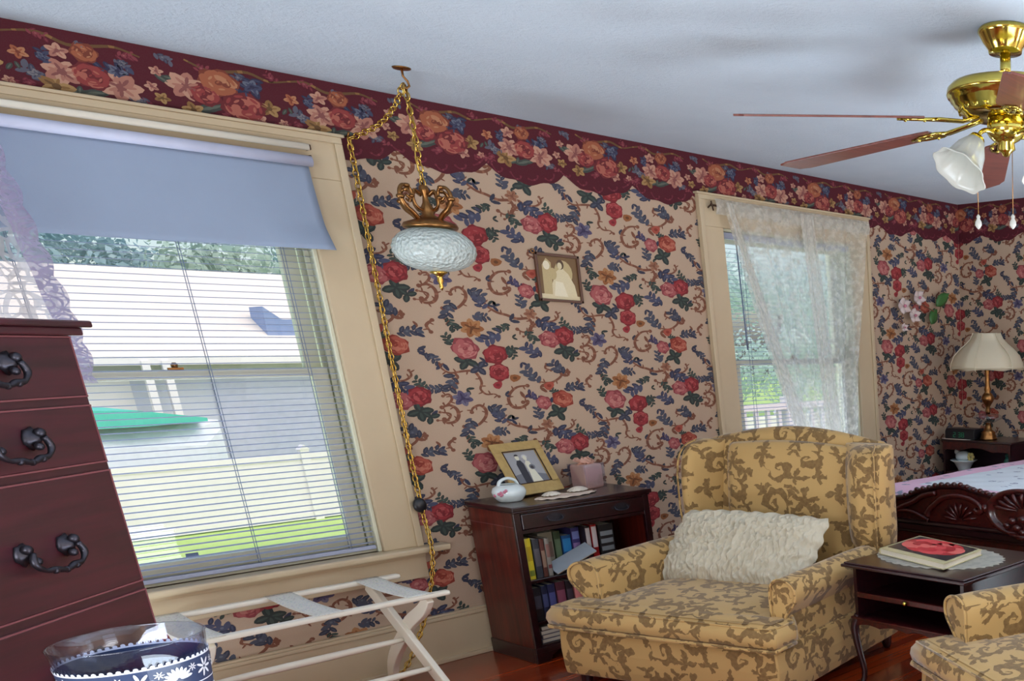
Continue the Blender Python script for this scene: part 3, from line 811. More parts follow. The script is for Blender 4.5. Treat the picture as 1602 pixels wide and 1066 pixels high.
N_ = 22; prof = [(.155*max(.02, sin(pi*(i+.6)/(N_+1.2)))**.82, -.682-.088*cos(pi*(1-(i+.6)/(N_+1.2)))) for i in range(N_+1)]
prof = [(r_, -.682+(z_+.682)*1.0) for r_, z_ in prof]
mb.lathe(prof, 72, wob=gl); mb.build('glass_globe', M_globe, t)
MB().lathe([(.004, -.762), (.030, -.766), (.034, -.774), (.016, -.784), (.010, -.794), (.013, -.806), (.007, -.820), (.009, -.832), (.002, -.846)], 16).build('finial', M_gold, t)

t = thing('swag_chain', 'gold swag chain with cord running down beside the left window casing', 'chain', (hx, hy, 0))
L_ = lambda x, y, z: (x-hx, y-hy, z)
chain([L_(-4.346, -.465, 2.545), L_(-4.345, -.36, 2.475), L_(-4.352, -.22, 2.425), L_(-4.385, -.09, 2.392), L_(-4.405, -.050, 2.38)], t, 'chain_swag')
p_ = [L_(-4.405, -.050, 2.385), L_(-4.405, -.047, 2.2), L_(-4.409, -.046, 1.7), L_(-4.414, -.046, 1.2), L_(-4.420, -.060, .80), L_(-4.43, -.106, .61), L_(-4.46, -.112, .45), L_(-4.53, -.10, .25), L_(-4.61, -.10, .10), L_(-4.68, -.10, .012)]
chain(p_, t, 'chain_drop')
MB().tube(smoothpath([(x+.008*sin(i*2.1), y-.004, z) for i, (x, y, z) in enumerate(p_)], 8), .0028, 6).build('lamp_cord', M_gold, t)
MB().tube([L_(-4.405, -.0225, 2.392), L_(-4.405, -.05, 2.392), L_(-4.405, -.058, 2.405)], .0045, 8).build('wall_hook', M_antique, t)
mb = MB(); mb.ball(L_(-4.425, -.062, .80), .036, 16, (.85, .55, 1.0)); mb.build('cord_switch', M_black, t)

# ------------------------------------------------------------------ small picture on the wall
SEPIA = {k: srgb(*v)[:3] for k, v in dict(a=(196, 176, 128), b=(226, 212, 172), c=(120, 92, 58), d=(84, 62, 44), e=(240, 230, 200), f=(60, 56, 60), g=(168, 168, 170), h=(120, 122, 130), i=(232, 228, 204), j=(206, 206, 206), k=(46, 48, 58)).items()}
t = thing('picture_frame', 'small sepia portrait in a thin brown frame on the floral wall', 'picture', (-3.508, -.006, 1.866), 0)
t.rotation_euler = (0, radians(1.5), 0)
mb = MB(); w_, h_ = .122, .118; f_ = .013
for q in ((-w_, w_, h_-f_, h_), (-w_, w_, -h_, -h_+f_), (-w_, -w_+f_, -h_, h_), (w_-f_, w_, -h_, h_)): mb.box(q[0], q[1], -.012, .004, q[2], q[3])
mb.build('frame', plain('brown_frame_wood', srgb(92, 60, 44), .4), t, bevel=.002)
mb = MB(); mb.add([(-.112, -.001, -.108), (.112, -.001, -.108), (.112, -.001, .108), (-.112, -.001, .108)], [(0, 1, 2, 3)], False, SEPIA['c'])
def pr(poly, c, l): mb.add([(x, -.001-.0004*l, z) for x, z in poly], [tuple(range(len(poly)))], False, SEPIA[c])
pr([(-.09, -.105), (-.04, -.105), (-.035, .075), (-.06, .095), (-.085, .06)], 'a', 1)
pr([(-.111, -.107), (.111, -.107), (.111, -.085), (-.111, -.080)], 'b', 1.25)
pr(arcpoly(.03, .03, .05, .06, 0, 2*pi, 16), 'a', 1.5)
pr([(-.045, -.090), (.095, -.092), (.085, -.03), (.055, .025), (.02, .055), (-.015, .03), (-.04, -.03)], 'b', 3)
pr([(-.035, -.088), (.04, -.090), (.02, -.02), (-.02, -.015)], 'e', 4)
pr(arcpoly(.015, .068, .020, .024, 0, 2*pi, 14), 'd', 5); pr(arcpoly(.011, .062, .013, .017, 0, 2*pi, 12), 'b', 6)
pr(arcpoly(-.062, .06, .018, .022, 0, 2*pi, 12), 'e', 4); pr(arcpoly(-.03, .02, .02, .03, 0, 2*pi, 12), 'a', 5)
mb.build('portrait_print', M_print, t)
mb = MB(); mb.tube(arc := [( -.128+.010*cos(a), -.006, .122+.010*sin(a)) for a in [i*2*pi/10 for i in range(10)]], .003, 6, closed=True); mb.build('hanging_ring', M_antique, t)

# ------------------------------------------------------------------ silk orchid on the wall by the corner
t = thing('orchid_spray', 'white orchid blooms with two green leaves fixed to the corner wallpaper', 'artificial flower', (-.72, -.01, 1.80))
stem = smoothpath([(.44, -.02, .06), (.36, -.045, -.03), (.24, -.05, .0), (.10, -.05, .035), (-.05, -.045, .0), (-.10, -.04, -.12)], 5)
MB().tube(stem, .004, 6).build('stem', plain('stem_brown', srgb(110, 70, 50)), t)
def petal(mb, c, a, L, w):
    def f(u, v):
        s_ = sin(pi*v)**.7*w*(u-.5)*2; d_ = L*v
        return (c[0]+(cos(a)*d_-sin(a)*s_)*1.25, c[1]-.02*v+.012*(2*u-1)**2, c[2]+sin(a)*d_+cos(a)*s_)
    mb.grid(f, 4, 6)
for (cx, cz, r_) in ((-.07, .01, .062), (.05, -.055, .056), (.11, .075, .058), (-.08, -.145, .032)):
    mb = MB(); c = (cx, -.055, cz)
    for k in range(5): petal(mb, c, k*2*pi/5+cx*9, r_, r_*.46)
    b_ = mb.build('bloom', M_petal, t, solid=.001)
    mb = MB(); mb.ball((cx, -.068, cz), r_*.2, 8); mb.build('bloom_lip', M_pink, b_)
for c, a, L in (((.34, -.05, .02), .75, .15), ((.34, -.05, .0), -2.15, .14)):
    mb = MB(); petal(mb, c, a, L, .045); mb.build('leaf', M_leaf, t, solid=.001)

# ------------------------------------------------------------------ tall chest of drawers (left)
t = thing('chest_of_drawers', 'tall dark mahogany chest of drawers with metal bail handles before the left window', 'chest of drawers', (-5.89, -1.87, 0), radians(44.08))
Wd, Dp = .92, .46
MB().box(-Wd, 0, .0, Dp, .10, 1.545).build('body', M_chest, t, bevel=.003)
mb = MB(); mb.box(-Wd-.02, .035, -.030, Dp+.01, 1.563, 1.578); mb.box(-Wd-.012, .020, -.016, Dp, 1.545, 1.563)
mb.build('top', M_chest, t, bevel=.004, segs=3)
mb = MB()
for x in (-Wd, -.06): mb.box(x, x+.06, .01, .07, 0, .10); mb.box(x, x+.06, Dp-.06, Dp, 0, .10)
mb.prism([(-Wd, .10), (-Wd, .04), (-Wd+.10, .04), (-Wd+.16, .085), (-.16, .085), (-.10, .04), (0, .04), (0, .10)], .03, 1, .0)
mb.build('base', M_chest, t, bevel=.003)
def pull(d, cx, cz, s=1.0):
    h = None
    mb = MB()
    for sx in (-.058, .058):
        M = Matrix.Translation((cx+sx*s, -.013, cz+.012)) @ Matrix.Rotation(pi/2, 4, 'X')
        mb.lathe([(.004, .012), (.010, .008), (.017, .002), (.024, -.003), (.022, -.010)], 14, (0, 0, 0), M, wob=lambda a, z: 1+.10*sin(a*6))
        mb.ball((cx+sx*s*1.12, -.022, cz+.024), .011, 8); mb.ball((cx+sx*s*.86, -.024, cz-.004), .009, 8)
    pts = smoothpath([(cx-.062*s, -.030, cz+.016), (cx-.070*s, -.032, cz-.006), (cx-.052*s, -.035, cz-.024), (cx-.025*s, -.036, cz-.027), (cx, -.038, cz-.033), (cx+.025*s, -.036, cz-.027), (cx+.052*s, -.035, cz-.024), (cx+.070*s, -.032, cz-.006), (cx+.062*s, -.030, cz+.016)], 4)
    n = len(pts); mb.tube(pts, [.0045+.0028*abs(sin(i*pi*4/n)) for i in range(n)], 8)
    for q in (-.03, 0, .03): mb.ball((cx+q*s, -.037, cz-.029-(.004 if q == 0 else 0)), .0075, 8)
    return mb.build('handle', M_pewter, d)
for za, zb, hz in ((1.412, 1.540, 1.475), (1.262, 1.388, 1.318), (.970, 1.238, 1.085), (.690, .944, .820), (.410, .665, .54), (.125, .385, .26)):
    d = MB().box(-Wd+.012, -.010, -.005, .02, za, zb).build('drawer', M_chest, t, bevel=.002)
    mb = MB()
    for z in (za-.0015, zb+.0015): mb.box(-Wd+.010, -.008, -.0062, .010, z-.0018, z+.0018)
    for x in (-Wd+.010, -.012): mb.box(x, x+.003, -.0062, .01, za, zb)
    mb.build('bead_moulding', M_inlay, d)
    pull(d, -.268, hz); pull(d, -Wd+.268, hz)

# ------------------------------------------------------------------ small table with the glass jar (near, lower left)
JX, JY = -6.115, -2.66
t = thing('pedestal_table', 'small round table under a white doily at the lower left corner', 'table', (JX-.12, JY-.02, 0))
MB().lathe([(.01, .822), (.235, .822), (.245, .828), (.245, .840), (.236, .846), (.01, .846)], 48, closed=False).build('table_top', M_maho, t)
MB().lathe([(.02, .82), (.05, .81), (.03, .76), (.022, .66), (.045, .50), (.05, .42), (.026, .34), (.03, .26), (.05, .20), (.03, .15)], 24).build('pedestal', M_maho_v, t)
for k in range(3):
    M = Matrix.Rotation(k*2*pi/3+.4, 4, 'Z')
    p = smoothpath([M @ Vector((r_, 0, z)) for r_, z in ((.02, .22), (.10, .21), (.17, .10), (.23, .022))], 5)
    MB().tube(p, [.026-.0007*i for i in range(len(p))], 8).build('leg', M_maho_v, t)
def doily_disc(R_, z, lob, depth, n=144, rings=10, cx=0, cy=0, ex=1, ey=1, wav=.0):
    mb = MB()
    def f(u, v):
        a = 2*pi*u; r = R_*v*(1+depth*(abs(sin(a*lob/2))-.5)*(v**6))
        return (cx+ex*r*cos(a), cy+ey*r*sin(a), z+wav*sin(a*lob)*v**8)
    mb.grid(f, n, rings, uvfn=lambda u, v: (.3+R_*v*cos(2*pi*u)*ex, .3+R_*v*sin(2*pi*u)*ey))
    return mb
o = doily_disc(.232, 0, 26, .06, wav=.002).build('doily', M_crochet, None, solid=.0012, loc=(JX-.115, JY-.02, .8485))
tag(o, 'white crochet doily under the patterned glass jar', 'doily')
t = thing('glass_jar', 'clear glass jar with a navy band of white seashell decals in the lower left corner', 'jar', (JX, JY, .850))
t.rotation_euler = (0, 0, .3)
rj = .105
mb = MB(); mb.lathe([(.004, .002), (.088, .002), (.096, .010), (.101, .06), (.106, .12), (.110, .150), (.1115, .1525), (.110, .154), (.107, .151), (.103, .12), (.098, .06), (.092, .012), (.004, .009)], 72, closed=True)
mb.build('glass_body', M_jar, t)
NAVY = srgb(44, 62, 96)[:3]; WHT = srgb(222, 224, 234)[:3]
def jr(z): return .0968+(z-.01)*.094
mb = MB()
def onjar(a, z, l): r = jr(z)+.0012+.0005*l; return (r*cos(a), r*sin(a), z)
nseg = 96
for (z0_, z1_, c, l) in ((.012, .112, NAVY, 0), (.112, .115, WHT, 0), (.008, .012, WHT, 0), (.064, .066, WHT, 1)):
    for k in range(nseg):
        a, b_ = 2*pi*k/nseg, 2*pi*(k+1)/nseg
        zz = [(z0_, z1_)]
        mb.add([onjar(a, z0_, l), onjar(b_, z0_, l), onjar(b_, z1_, l), onjar(a, z1_, l)], [(0, 1, 2, 3)], True, c)
for k in range(60):
    a = 2*pi*k/60; mb.add([onjar(a+.035*cos(q), .1165+.0032*sin(q), 1) for q in [i*2*pi/8 for i in range(8)]], [tuple(range(8))], False, WHT)
def decal(a0, zc, kind, s):
    for k in range(9 if kind == 'fan' else 7):
        th = (pi*(k+.5)/9) if kind == 'fan' else 2*pi*k/7
        L = s if kind == 'fan' else s*.8
        pts = []
        for q in range(8):
            an = 2*pi*q/8; u = L*(.55+.45*cos(an)); v = L*.13*sin(an)
            pts.append((u*cos(th)-v*sin(th), u*sin(th)+v*cos(th)))
        mb.add([onjar(a0+x/.1, zc+z, 2) for x, z in pts], [tuple(range(8))], False, WHT)
for k in range(12):
    a0 = 2*pi*k/12
    decal(a0, .082 if k % 2 else .090, 'fan' if k % 2 else 'star', .024)
    decal(a0+.26, .034, 'star' if k % 2 else 'fan', .019)
    decal(a0+.26, .098, 'star', .010)
mb.build('seashell_band', M_print, t, fixn=False)

# ------------------------------------------------------------------ luggage rack
t = thing('luggage_rack', 'white folding wooden luggage rack with floral straps below the left window', 'luggage rack', (0, 0, 0))
yb, yf = -.115, -.64; zt = .500
def rail(xa, xb, y, nm='top_rail'):
    mb = MB(); mb.box(xa, xb, y-.020, y+.020, zt-.016, zt+.006)
    return mb.build(nm, M_white_paint, t, bevel=.009, segs=3)
rail(-5.56, -4.60, yb); rail(-5.56, -4.635, yf)
def straight(x, w=.026):
    mb = MB(); A = Vector((x, yb, zt-.02)); B_ = Vector((x, yf-.16, 0.0)); d_ = (B_-A)
    n = d_.normalized(); up = Vector((1, 0, 0)); sd = n.cross(up)
    mb.loft([[A+n*d_.length*s_+up*(w*a)+sd*(.031*b_) for a, b_ in ((-.5, -1), (.5, -1), (.5, 1), (-.5, 1))] for s_ in (0, .33, .66, 1)], smooth=False)
    return mb.build('leg', M_white_paint, t, bevel=.005)
def curved(x, w=.028):
    mb = MB(); P = smoothpath([(x, yf+.015, zt-.018), (x, yf+.085, .42), (x, yf+.23, .34), (x, yf+.31, .27), (x, yf+.42, .18), (x, yf+.50, .09), (x, yf+.535, 0)], 5)
    rings = []
    for i, p in enumerate(P):
        tt = (P[min(i+1, len(P)-1)]-P[max(i-1, 0)]).normalized(); sd = tt.cross(Vector((1, 0, 0)))
        hw = .023+.010*sin(pi*i/len(P))
        rings.append([p+Vector((w*a, 0, 0))+sd*(hw*b_) for a, b_ in ((-.5, -1), (.5, -1), (.5, 1), (-.5, 1))])
    mb.loft(rings, smooth=False)
    return mb.build('leg', M_white_paint, t, bevel=.004)
for x in (-4.735, -5.46): straight(x); curved(x+(.020 if x > -5 else -.020))
p = [(-5.455, -.385, .262), (-5.1, -.385, .262), (-4.75, -.385, .262)]
MB().tube(smoothpath(p, 4), [.010+.006*sin(pi*i/8) for i in range(9)], 10).build('stretcher', M_white_paint, t)
MB().tube(smoothpath([(x, y-.20, z-.10) for x, y, z in p], 4), [.010+.006*sin(pi*i/8) for i in range(9)], 10).build('stretcher', M_white_paint, t)
M_strap, nt, b = newmat('floral_strap')
_, v = coords(nt); vo = nt.nodes.new('ShaderNodeTexVoronoi'); vo.inputs['Scale'].default_value = 90; nt.links.new(v, vo.inputs['Vector'])
spot = E(nt, vo.outputs['Distance']).lt(.34)
cc = mixc(nt, 0.62, vo.outputs['Color'], srgb(150, 150, 150))
nt.links.new(mixc(nt, spot*.45, srgb(222, 218, 206), cc), b.inputs['Base Color']); b.inputs['Roughness'].default_value = .85
for xa, xb in ((-5.525, -5.415), (-5.125, -5.025), (-4.785, -4.685)):
    mb = MB()
    def sp(u, v): return (xa+(xb-xa)*u-.02*v, yb+.018+(yf-yb-.036)*v, zt+.0075-.010*sin(pi*v))
    mb.grid(sp, 4, 14); mb.build('strap', M_strap, t, solid=.002)

# ------------------------------------------------------------------ low mahogany bookcase
BX0, BX1, BY = -4.20, -3.455, -.455
bc = thing('bookcase', 'low mahogany bookcase with one drawer between window and armchair', 'bookcase', ((BX0+BX1)/2, BY/2, 0))
ox, oy = (BX0+BX1)/2, BY/2
def BB(x0, x1, y0, y1, z0, z1): return (x0-ox, x1-ox, y0-oy, y1-oy, z0, z1)
mb = MB(); mb.box(*BB(BX0-.012, BX1+.012, BY-.020, -.042, .768, .790)); mb.box(*BB(BX0-.004, BX1+.004, BY-.010, -.042, .758, .768))
mb.build('top', M_maho_dark, bc, bevel=.004, segs=3)
for xa in (BX0, BX1-.02):
    s_ = MB().box(*BB(xa, xa+.020, BY+.018, -.045, .0, .758)).build('side_panel', M_maho_v, bc, bevel=.002)
MB().box(*BB(BX0-.002, BX0+.001, BY+.012, -.05, .6895, .6915)).build('inlay_line', M_inlay, bc)
for xa in (BX0, BX1-.034): MB().box(*BB(xa, xa+.034, BY, BY+.020, .07, .758)).build('stile', M_maho_dark, bc, bevel=.002)
mb = MB(); mb.box(*BB(BX0+.03, BX1-.03, BY+.004, BY+.02, .655, .672)); mb.box(*BB(BX0+.03, BX1-.03, BY+.004, BY+.02, .752, .758))
mb.build('drawer_rail', M_maho_dark, bc)
d = MB().box(*BB(BX0+.036, BX1-.036, BY-.006, BY+.03, .676, .750)).build('drawer', M_maho_dark, bc, bevel=.003)
for px_ in (-4.00, -3.632):
    mb = MB()
    cx = px_-ox; yy = BY-.008-oy
    mb.add([(cx+.052*cos(a)*(1+.12*cos(4*a)), yy-.001, .717+.020*sin(a)) for a in [i*2*pi/24 for i in range(24)]], [tuple(range(24))])
    mb.tube(smoothpath([(cx-.036, yy-.003, .720), (cx-.034, yy-.014, .706), (cx, yy-.018, .700), (cx+.034, yy-.014, .706), (cx+.036, yy-.003, .720)], 4), .003, 8)
    mb.build('handle', M_pewter, d)
for z in (.420, .205): MB().box(*BB(BX0+.02, BX1-.02, BY+.012, -.05, z-.018, z)).build('shelf', M_maho_dark, bc, bevel=.002)
MB().box(*BB(BX0+.02, BX1-.02, BY+.01, -.05, .068, .086)).build('bottom_board', M_maho_dark, bc)
MB().box(*BB(BX0+.02, BX1-.02, -.052, -.045, .07, .758)).build('back_panel', M_maho_dark, bc)
mb = MB(); mb.box(*BB(BX0-.008, BX1+.008, BY-.010, BY+.016, .052, .078))
for xa, s_ in ((BX0-.008, 1), (BX1+.008, -1)):
    mb.prism([(xa-ox, 0), (xa-ox+s_*.07, 0), (xa-ox+s_*.085, .03), (xa-ox+s_*.13, .052), (xa-ox, .052)], .026, 1, BY-.010-oy)
mb.build('plinth', M_maho_dark, bc, bevel=.003)
for xa in (BX0-.008, BX1-.012): MB().box(*BB(xa, xa+.020, BY+.016, -.046, .0, .075)).build('foot', M_maho_dark, bc, bevel=.003)

def book(label, x, w, h, dp, z, col, y0=BY+.03, tilt=0.0, bands=(), cat='book', group=None, lean=0):
    """upright book, spine to the room; bands are (low, high, colour) printed blocks on the spine"""
    t = thing('book', label, cat, (x+w/2, y0+.004, z), 0, group)
    t.rotation_euler = (0, tilt, 0)
    c = srgb(*col)[:3]
    mb = MB()
    prof = [(-w/2, 0), (w/2, 0), (w/2, h), (-w/2, h)]
    mb.box(-w/2, -w/2+.0025, 0, dp, 0, h, c); mb.box(w/2-.0025, w/2, 0, dp, 0, h, c)
    mb.grid(lambda u, v: (-w/2+w*u, -.004*sin(pi*u), h*v), 6, 1, True, c)
    for lo, hi, bc_ in bands:
        k = srgb(*bc_)[:3]
        mb.grid(lambda u, v: (-w*.42+w*.84*u, -.004*sin(pi*(u*.84+.08))-.0007, h*(lo+(hi-lo)*v)), 5, 1, True, k)
    mb.build('cover', M_print, t, fixn=False)
    MB().box(-w/2+.003, w/2-.003, .003, dp-.004, .003, h-.003).build('pages', M_pages, t)
    return t
M_pages = plain('page_paper', srgb(214, 204, 184), .9, var=.05, scale=200)
zs = .4205
BL = [(-4.150, .030, .205, (250, 224, 50), [(.08, .22, (120, 130, 50)), (.45, .8, (190, 160, 30))], 'tall yellow paperback at the left end of the bookcase upper shelf'),
 (-4.112, .032, .196, (62, 66, 76), [(.3, .75, (92, 88, 92))], 'dark grey book right of the yellow paperback'),
 (-4.076, .022, .190, (110, 58, 50), [(.25, .7, (150, 120, 100))], 'brown red paperback third from the left on the upper shelf'),
 (-4.050, .022, .190, (168, 160, 150), [(.2, .3, (120, 60, 60)), (.5, .85, (140, 100, 90))], 'off white paperback leaning beside the brown red one'),
 (-4.020, .074, .200, (170, 160, 138), [(.35, .75, (120, 96, 84))], 'broad beige patterned book behind the tilted magazine'),
 (-3.940, .036, .196, (70, 92, 64), [(.3, .8, (100, 120, 90))], 'green book right of the beige patterned book'),
 (-3.898, .050, .168, (28, 96, 160), [(.5, .9, (40, 130, 190))], 'bright blue book in the middle of the upper shelf'),
 (-3.842, .044, .200, (70, 62, 128), [(.4, .6, (140, 110, 160)), (.7, .9, (120, 130, 190))], 'purple and navy book right of the bright blue one'),
 (-3.792, .028, .205, (40, 26, 34), [(.42, .95, (196, 184, 180)), (.1, .2, (160, 60, 70))], 'dark book with white upper spine right of the purple book'),
 (-3.758, .032, .208, (196, 24, 30), [(.42, .95, (206, 192, 190)), (.36, .40, (150, 20, 26))], 'bright red book with white upper spine'),
 (-3.715, .085, .200, (26, 28, 34), [(.30, .42, (128, 132, 136)), (.50, .62, (128, 132, 136)), (.70, .82, (128, 132, 136))], 'thick black binder with three grey labels at the shelf right end')]
for x, w, h, c, bd, lb in BL: book(lb, x, w, h*1.0, .17, zs, tuple(int(q*.85) for q in c), bands=bd, y0=BY+(.03 if x < -4.03 else .135 if x < -3.84 else .09))
# magazine leaning in front
t = thing('magazine', 'grey magazine lying tilted across the front of the upper shelf books', 'magazine', (-3.915, BY+.052, zs+.062))
t.rotation_euler = (radians(30), radians(-19), 0)
MB().box(-.115, .125, -.042, .042, -.004, .004).build('cover', plain('magazine_grey', srgb(150, 156, 162), .45), t, bevel=.001)
MB().box(-.113, .123, -.0425, .0, -.003, .003).build('pages', M_pages, t)
zs = .2055
rnd = random.Random(5)
SH = [('black book at the left end of the lower shelf', (30, 28, 36)), ('navy book second on the lower shelf', (34, 40, 70)), ('midnight blue book third on the lower shelf', (40, 44, 84)), ('plum book with pink spine label on the lower shelf', (88, 40, 54)), ('black book with white dot label on the lower shelf', (34, 26, 34)), ('red and cream paperback beside the armchair arm', (150, 84, 80)), ('crimson book at the arm edge on the lower shelf', (130, 20, 26))]
x = -4.145
for i, (lb, c) in enumerate(SH):
    w = (.040, .030, .038, .050, .036, .048, .050)[i]
    book(lb, x, w, .155+.02*rnd.random(), .15, zs, c, bands=[(.35, .75, tuple(min(255, int(q*1.5+26)) for q in c))], y0=BY+.04); x += w+.004
MORE = [('dark blue book on the lower shelf behind the armchair arm', (40, 50, 80)), ('brown book on the lower shelf behind the armchair arm', (80, 54, 40))]
for lb, c in MORE: book(lb, x, .05, .16, .15, zs, c, y0=BY+.04); x += .055
# bottom shelf: flat pale pile
for k in range(4):
    t = thing('magazine', ('lowest', 'second from lowest', 'third', 'topmost')[k]+' pale magazine of the pile on the bookcase floor', 'magazine', (-4.045+.006*(k % 2), BY+.13, .0865+k*.022))
    MB().box(-.10, .10, -.10, .10, 0, .021).build('cover', plain('magazine_pale', srgb(116+10*k, 112+8*k, 124), .5), t, bevel=.001)
    MB().box(-.098, .101, -.1008, .098, .003, .018).build('pages', M_pages, t)

# ------------------------------------------------------------------ on the bookcase
zt_ = .7905
t = thing('photo_frame', 'wide gold cardboard frame with a black and white wedding couple on the bookcase', 'photo frame', (-4.03, -.205, zt_+.008))
ax = Vector((.29, .06, 0)).normalized(); up = Vector((-.03, .14, .26)); up = (up-ax*up.dot(ax)).normalized(); nn = ax.cross(up)
Mx = Matrix((ax, -nn, up)).transposed().to_4x4()   # local x right, local y into frame (away), local z up
def FP(x, y, z): return Mx @ Vector((x, y, z))
FW, FH = .296, .288
mb = MB()
def fbox(x0, x1, y0, y1, z0, z1):
    mb.add([FP(x, y, z) for x in (x0, x1) for y in (y0, y1) for z in (z0, z1)], [(0, 1, 3, 2), (4, 6, 7, 5), (0, 4, 5, 1), (2, 3, 7, 6), (0, 2, 6, 4), (1, 5, 7, 3)])
bw = .050
fbox(0, FW, -.006, .004, 0, bw+.012); fbox(0, FW, -.006, .004, FH-bw, FH); fbox(0, bw, -.006, .004, bw, FH-bw); fbox(FW-bw, FW, -.006, .004, bw, FH-bw)
M_gilt = plain('faded_gold_card', srgb(186, 156, 96), .45, .15, .12, 40)
mb.build('frame', M_gilt, t, bevel=.002)
mb = MB()
for a, b_ in (((bw-.004, bw+.008), (bw, FH-bw+.004)), ((FW-bw, bw+.008), (FW-bw+.004, FH-bw+.004)), ((bw-.004, FH-bw), (FW-bw+.004, FH-bw+.004)), ((bw, bw+.008), (FW-bw, bw+.012))):
    fbox(a[0], b_[0], -.0085, -.004, a[1], b_[1])
mb.build('inner_edge', M_iron, t)
mb = MB()
def pf(poly, c, l): mb.add([FP(x, .0035-.0005*l, z) for x, z in poly], [tuple(range(len(poly)))], False, SEPIA[c])
cx, cz = FW/2, FH/2+.006
pf([(bw-.002, bw), (FW-bw+.002, bw), (FW-bw+.002, FH-bw+.002), (bw-.002, FH-bw+.002)], 'g', 0)
pf([(bw, bw), (FW-bw, bw), (FW-bw, bw+.05), (cx, bw+.075), (bw, bw+.06)], 'h', 1)
pf([(cx-.048, bw+.012), (cx-.008, bw+.012), (cx-.004, cz+.02), (cx-.014, cz+.040), (cx-.036, cz+.040), (cx-.048, cz+.02)], 'k', 2)
pf(arcpoly(cx-.026, cz+.056, .012, .016, 0, 2*pi, 12), 'i', 3); pf(arcpoly(cx-.026, cz+.064, .013, .010, 0, pi, 10), 'k', 4)
pf([(cx-.004, bw+.012), (cx+.058, bw+.012), (cx+.040, cz-.02), (cx+.034, cz+.030), (cx+.016, cz+.036), (cx+.002, cz+.02), (cx+.004, cz-.02)], 'i', 3)
pf(arcpoly(cx+.018, cz+.050, .011, .014, 0, 2*pi, 12), 'i', 4); pf(arcpoly(cx+.018, cz+.056, .017, .014, -.3, pi+.3, 12), 'j', 3)
pf(arcpoly(cx+.034, cz-.002, .018, .015, 0, 2*pi, 12), 'h', 5); pf(arcpoly(cx+.032, cz-.004, .010, .009, 0, 2*pi, 10), 'f', 6)
mb.build('wedding_photograph', M_print, t)
mb = MB(); fbox(FW*.35, FW*.65, .004, .008, .004, FH*.75)
mb.add([FP(FW*.45, .006, FH*.7), FP(FW*.55, .006, FH*.7), FP(FW*.58, .10, .055), FP(FW*.42, .10, .055)], [(0, 1, 2, 3)])
mb.build('easel_back', M_iron, t)

t = thing('porcelain_pot', 'small white porcelain pomander pot with pink flowers beside the photo frame', 'ornament', (-4.090, -.250, zt_))
mb = MB(); mb.lathe([(.004, 0), (.052, 0), (.058, .006), (.060, .010), (.074, .030), (.078, .048), (.070, .068), (.050, .080), (.040, .084), (.036, .082), (.052, .064), (.060, .045), (.04, .02), (.004, .012)], 40, closed=True)
mb.build('bowl', M_porcelain, t)
mb = MB(); mb.tube(smoothpath([(-.048, .0, .078), (-.036, 0, .100), (0, 0, .112), (.036, 0, .100), (.048, 0, .078)], 6), .011, 10, flat=(1, .7)); mb.build('handle', M_porcelain, t)
mb = MB(); R2 = random.Random(2)
for k in range(7):
    a = radians(205+R2.uniform(-22, 30)); mb.ball((.076*cos(a), .076*sin(a), .045+R2.uniform(-.012, .016)), .008, 6)
mb.build('painted_blossom', M_pink, t)

t = thing('votive_holder', 'square clear votive filled with crumpled pink paper beside the photo frame', 'candle holder', (-3.605, -.155, zt_), radians(12))
MB().box(-.062, .062, -.055, .055, 0, .128).build('wax_block', M_selenite, t, bevel=.012, segs=3)
mb = MB()
for k in range(7):
    a = R2.random()*6.28; x, y = R2.uniform(-.04, .04), R2.uniform(-.03, .03)
    mb.grid(lambda u, v: (x+.05*(u-.5)*cos(a)+.02*sin(v*5), y+.05*(u-.5)*sin(a), .124+.035*v+.008*sin(u*8+k)), 4, 4)
mb.build('tissue', M_selenite, t)
mb = MB()
for x0, x1, y0, y1 in ((-.068, .068, -.061, -.058), (-.068, .068, .058, .061), (-.068, -.065, -.061, .061), (.065, .068, -.061, .061)): mb.box(x0, x1, y0, y1, .0, .132)
mb.build('glass_box', M_jar, t)
o = doily_disc(.13, 0, 14, .12, 96, 6, ex=1.30, ey=.55, wav=.002).build('doily', M_doily, None, solid=.002, loc=(-3.84, -.325, zt_+.003)); o.rotation_euler = (0, 0, radians(8))
tag(o, 'cream crocheted doily on the bookcase under two shells', 'doily')
for nm, lx, ly, s_, lb in (('a', -3.905, -.300, 1.0, 'flat white seashell left on the cream doily'), ('b', -3.735, -.26, 1.15, 'round white seashell nearest the pink votive')):
    mb = MB(); mb.grid(lambda u, v: ((.058*s_*v*cos(2*pi*u)), .040*s_*v*sin(2*pi*u), .006+.016*(1-v*v)*s_+.0014*sin(2*pi*u*14)*v), 56, 8)
    mb.grid(lambda u, v: ((.058*s_*v*cos(2*pi*u)), .040*s_*v*sin(2*pi*u), .006*v+.0014*sin(2*pi*u*14)*v), 56, 3)
    o = mb.build('seashell', M_shell, None, loc=(lx, ly, zt_+.006)); o.rotation_euler = (0, 0, .5); tag(o, lb, 'seashell')

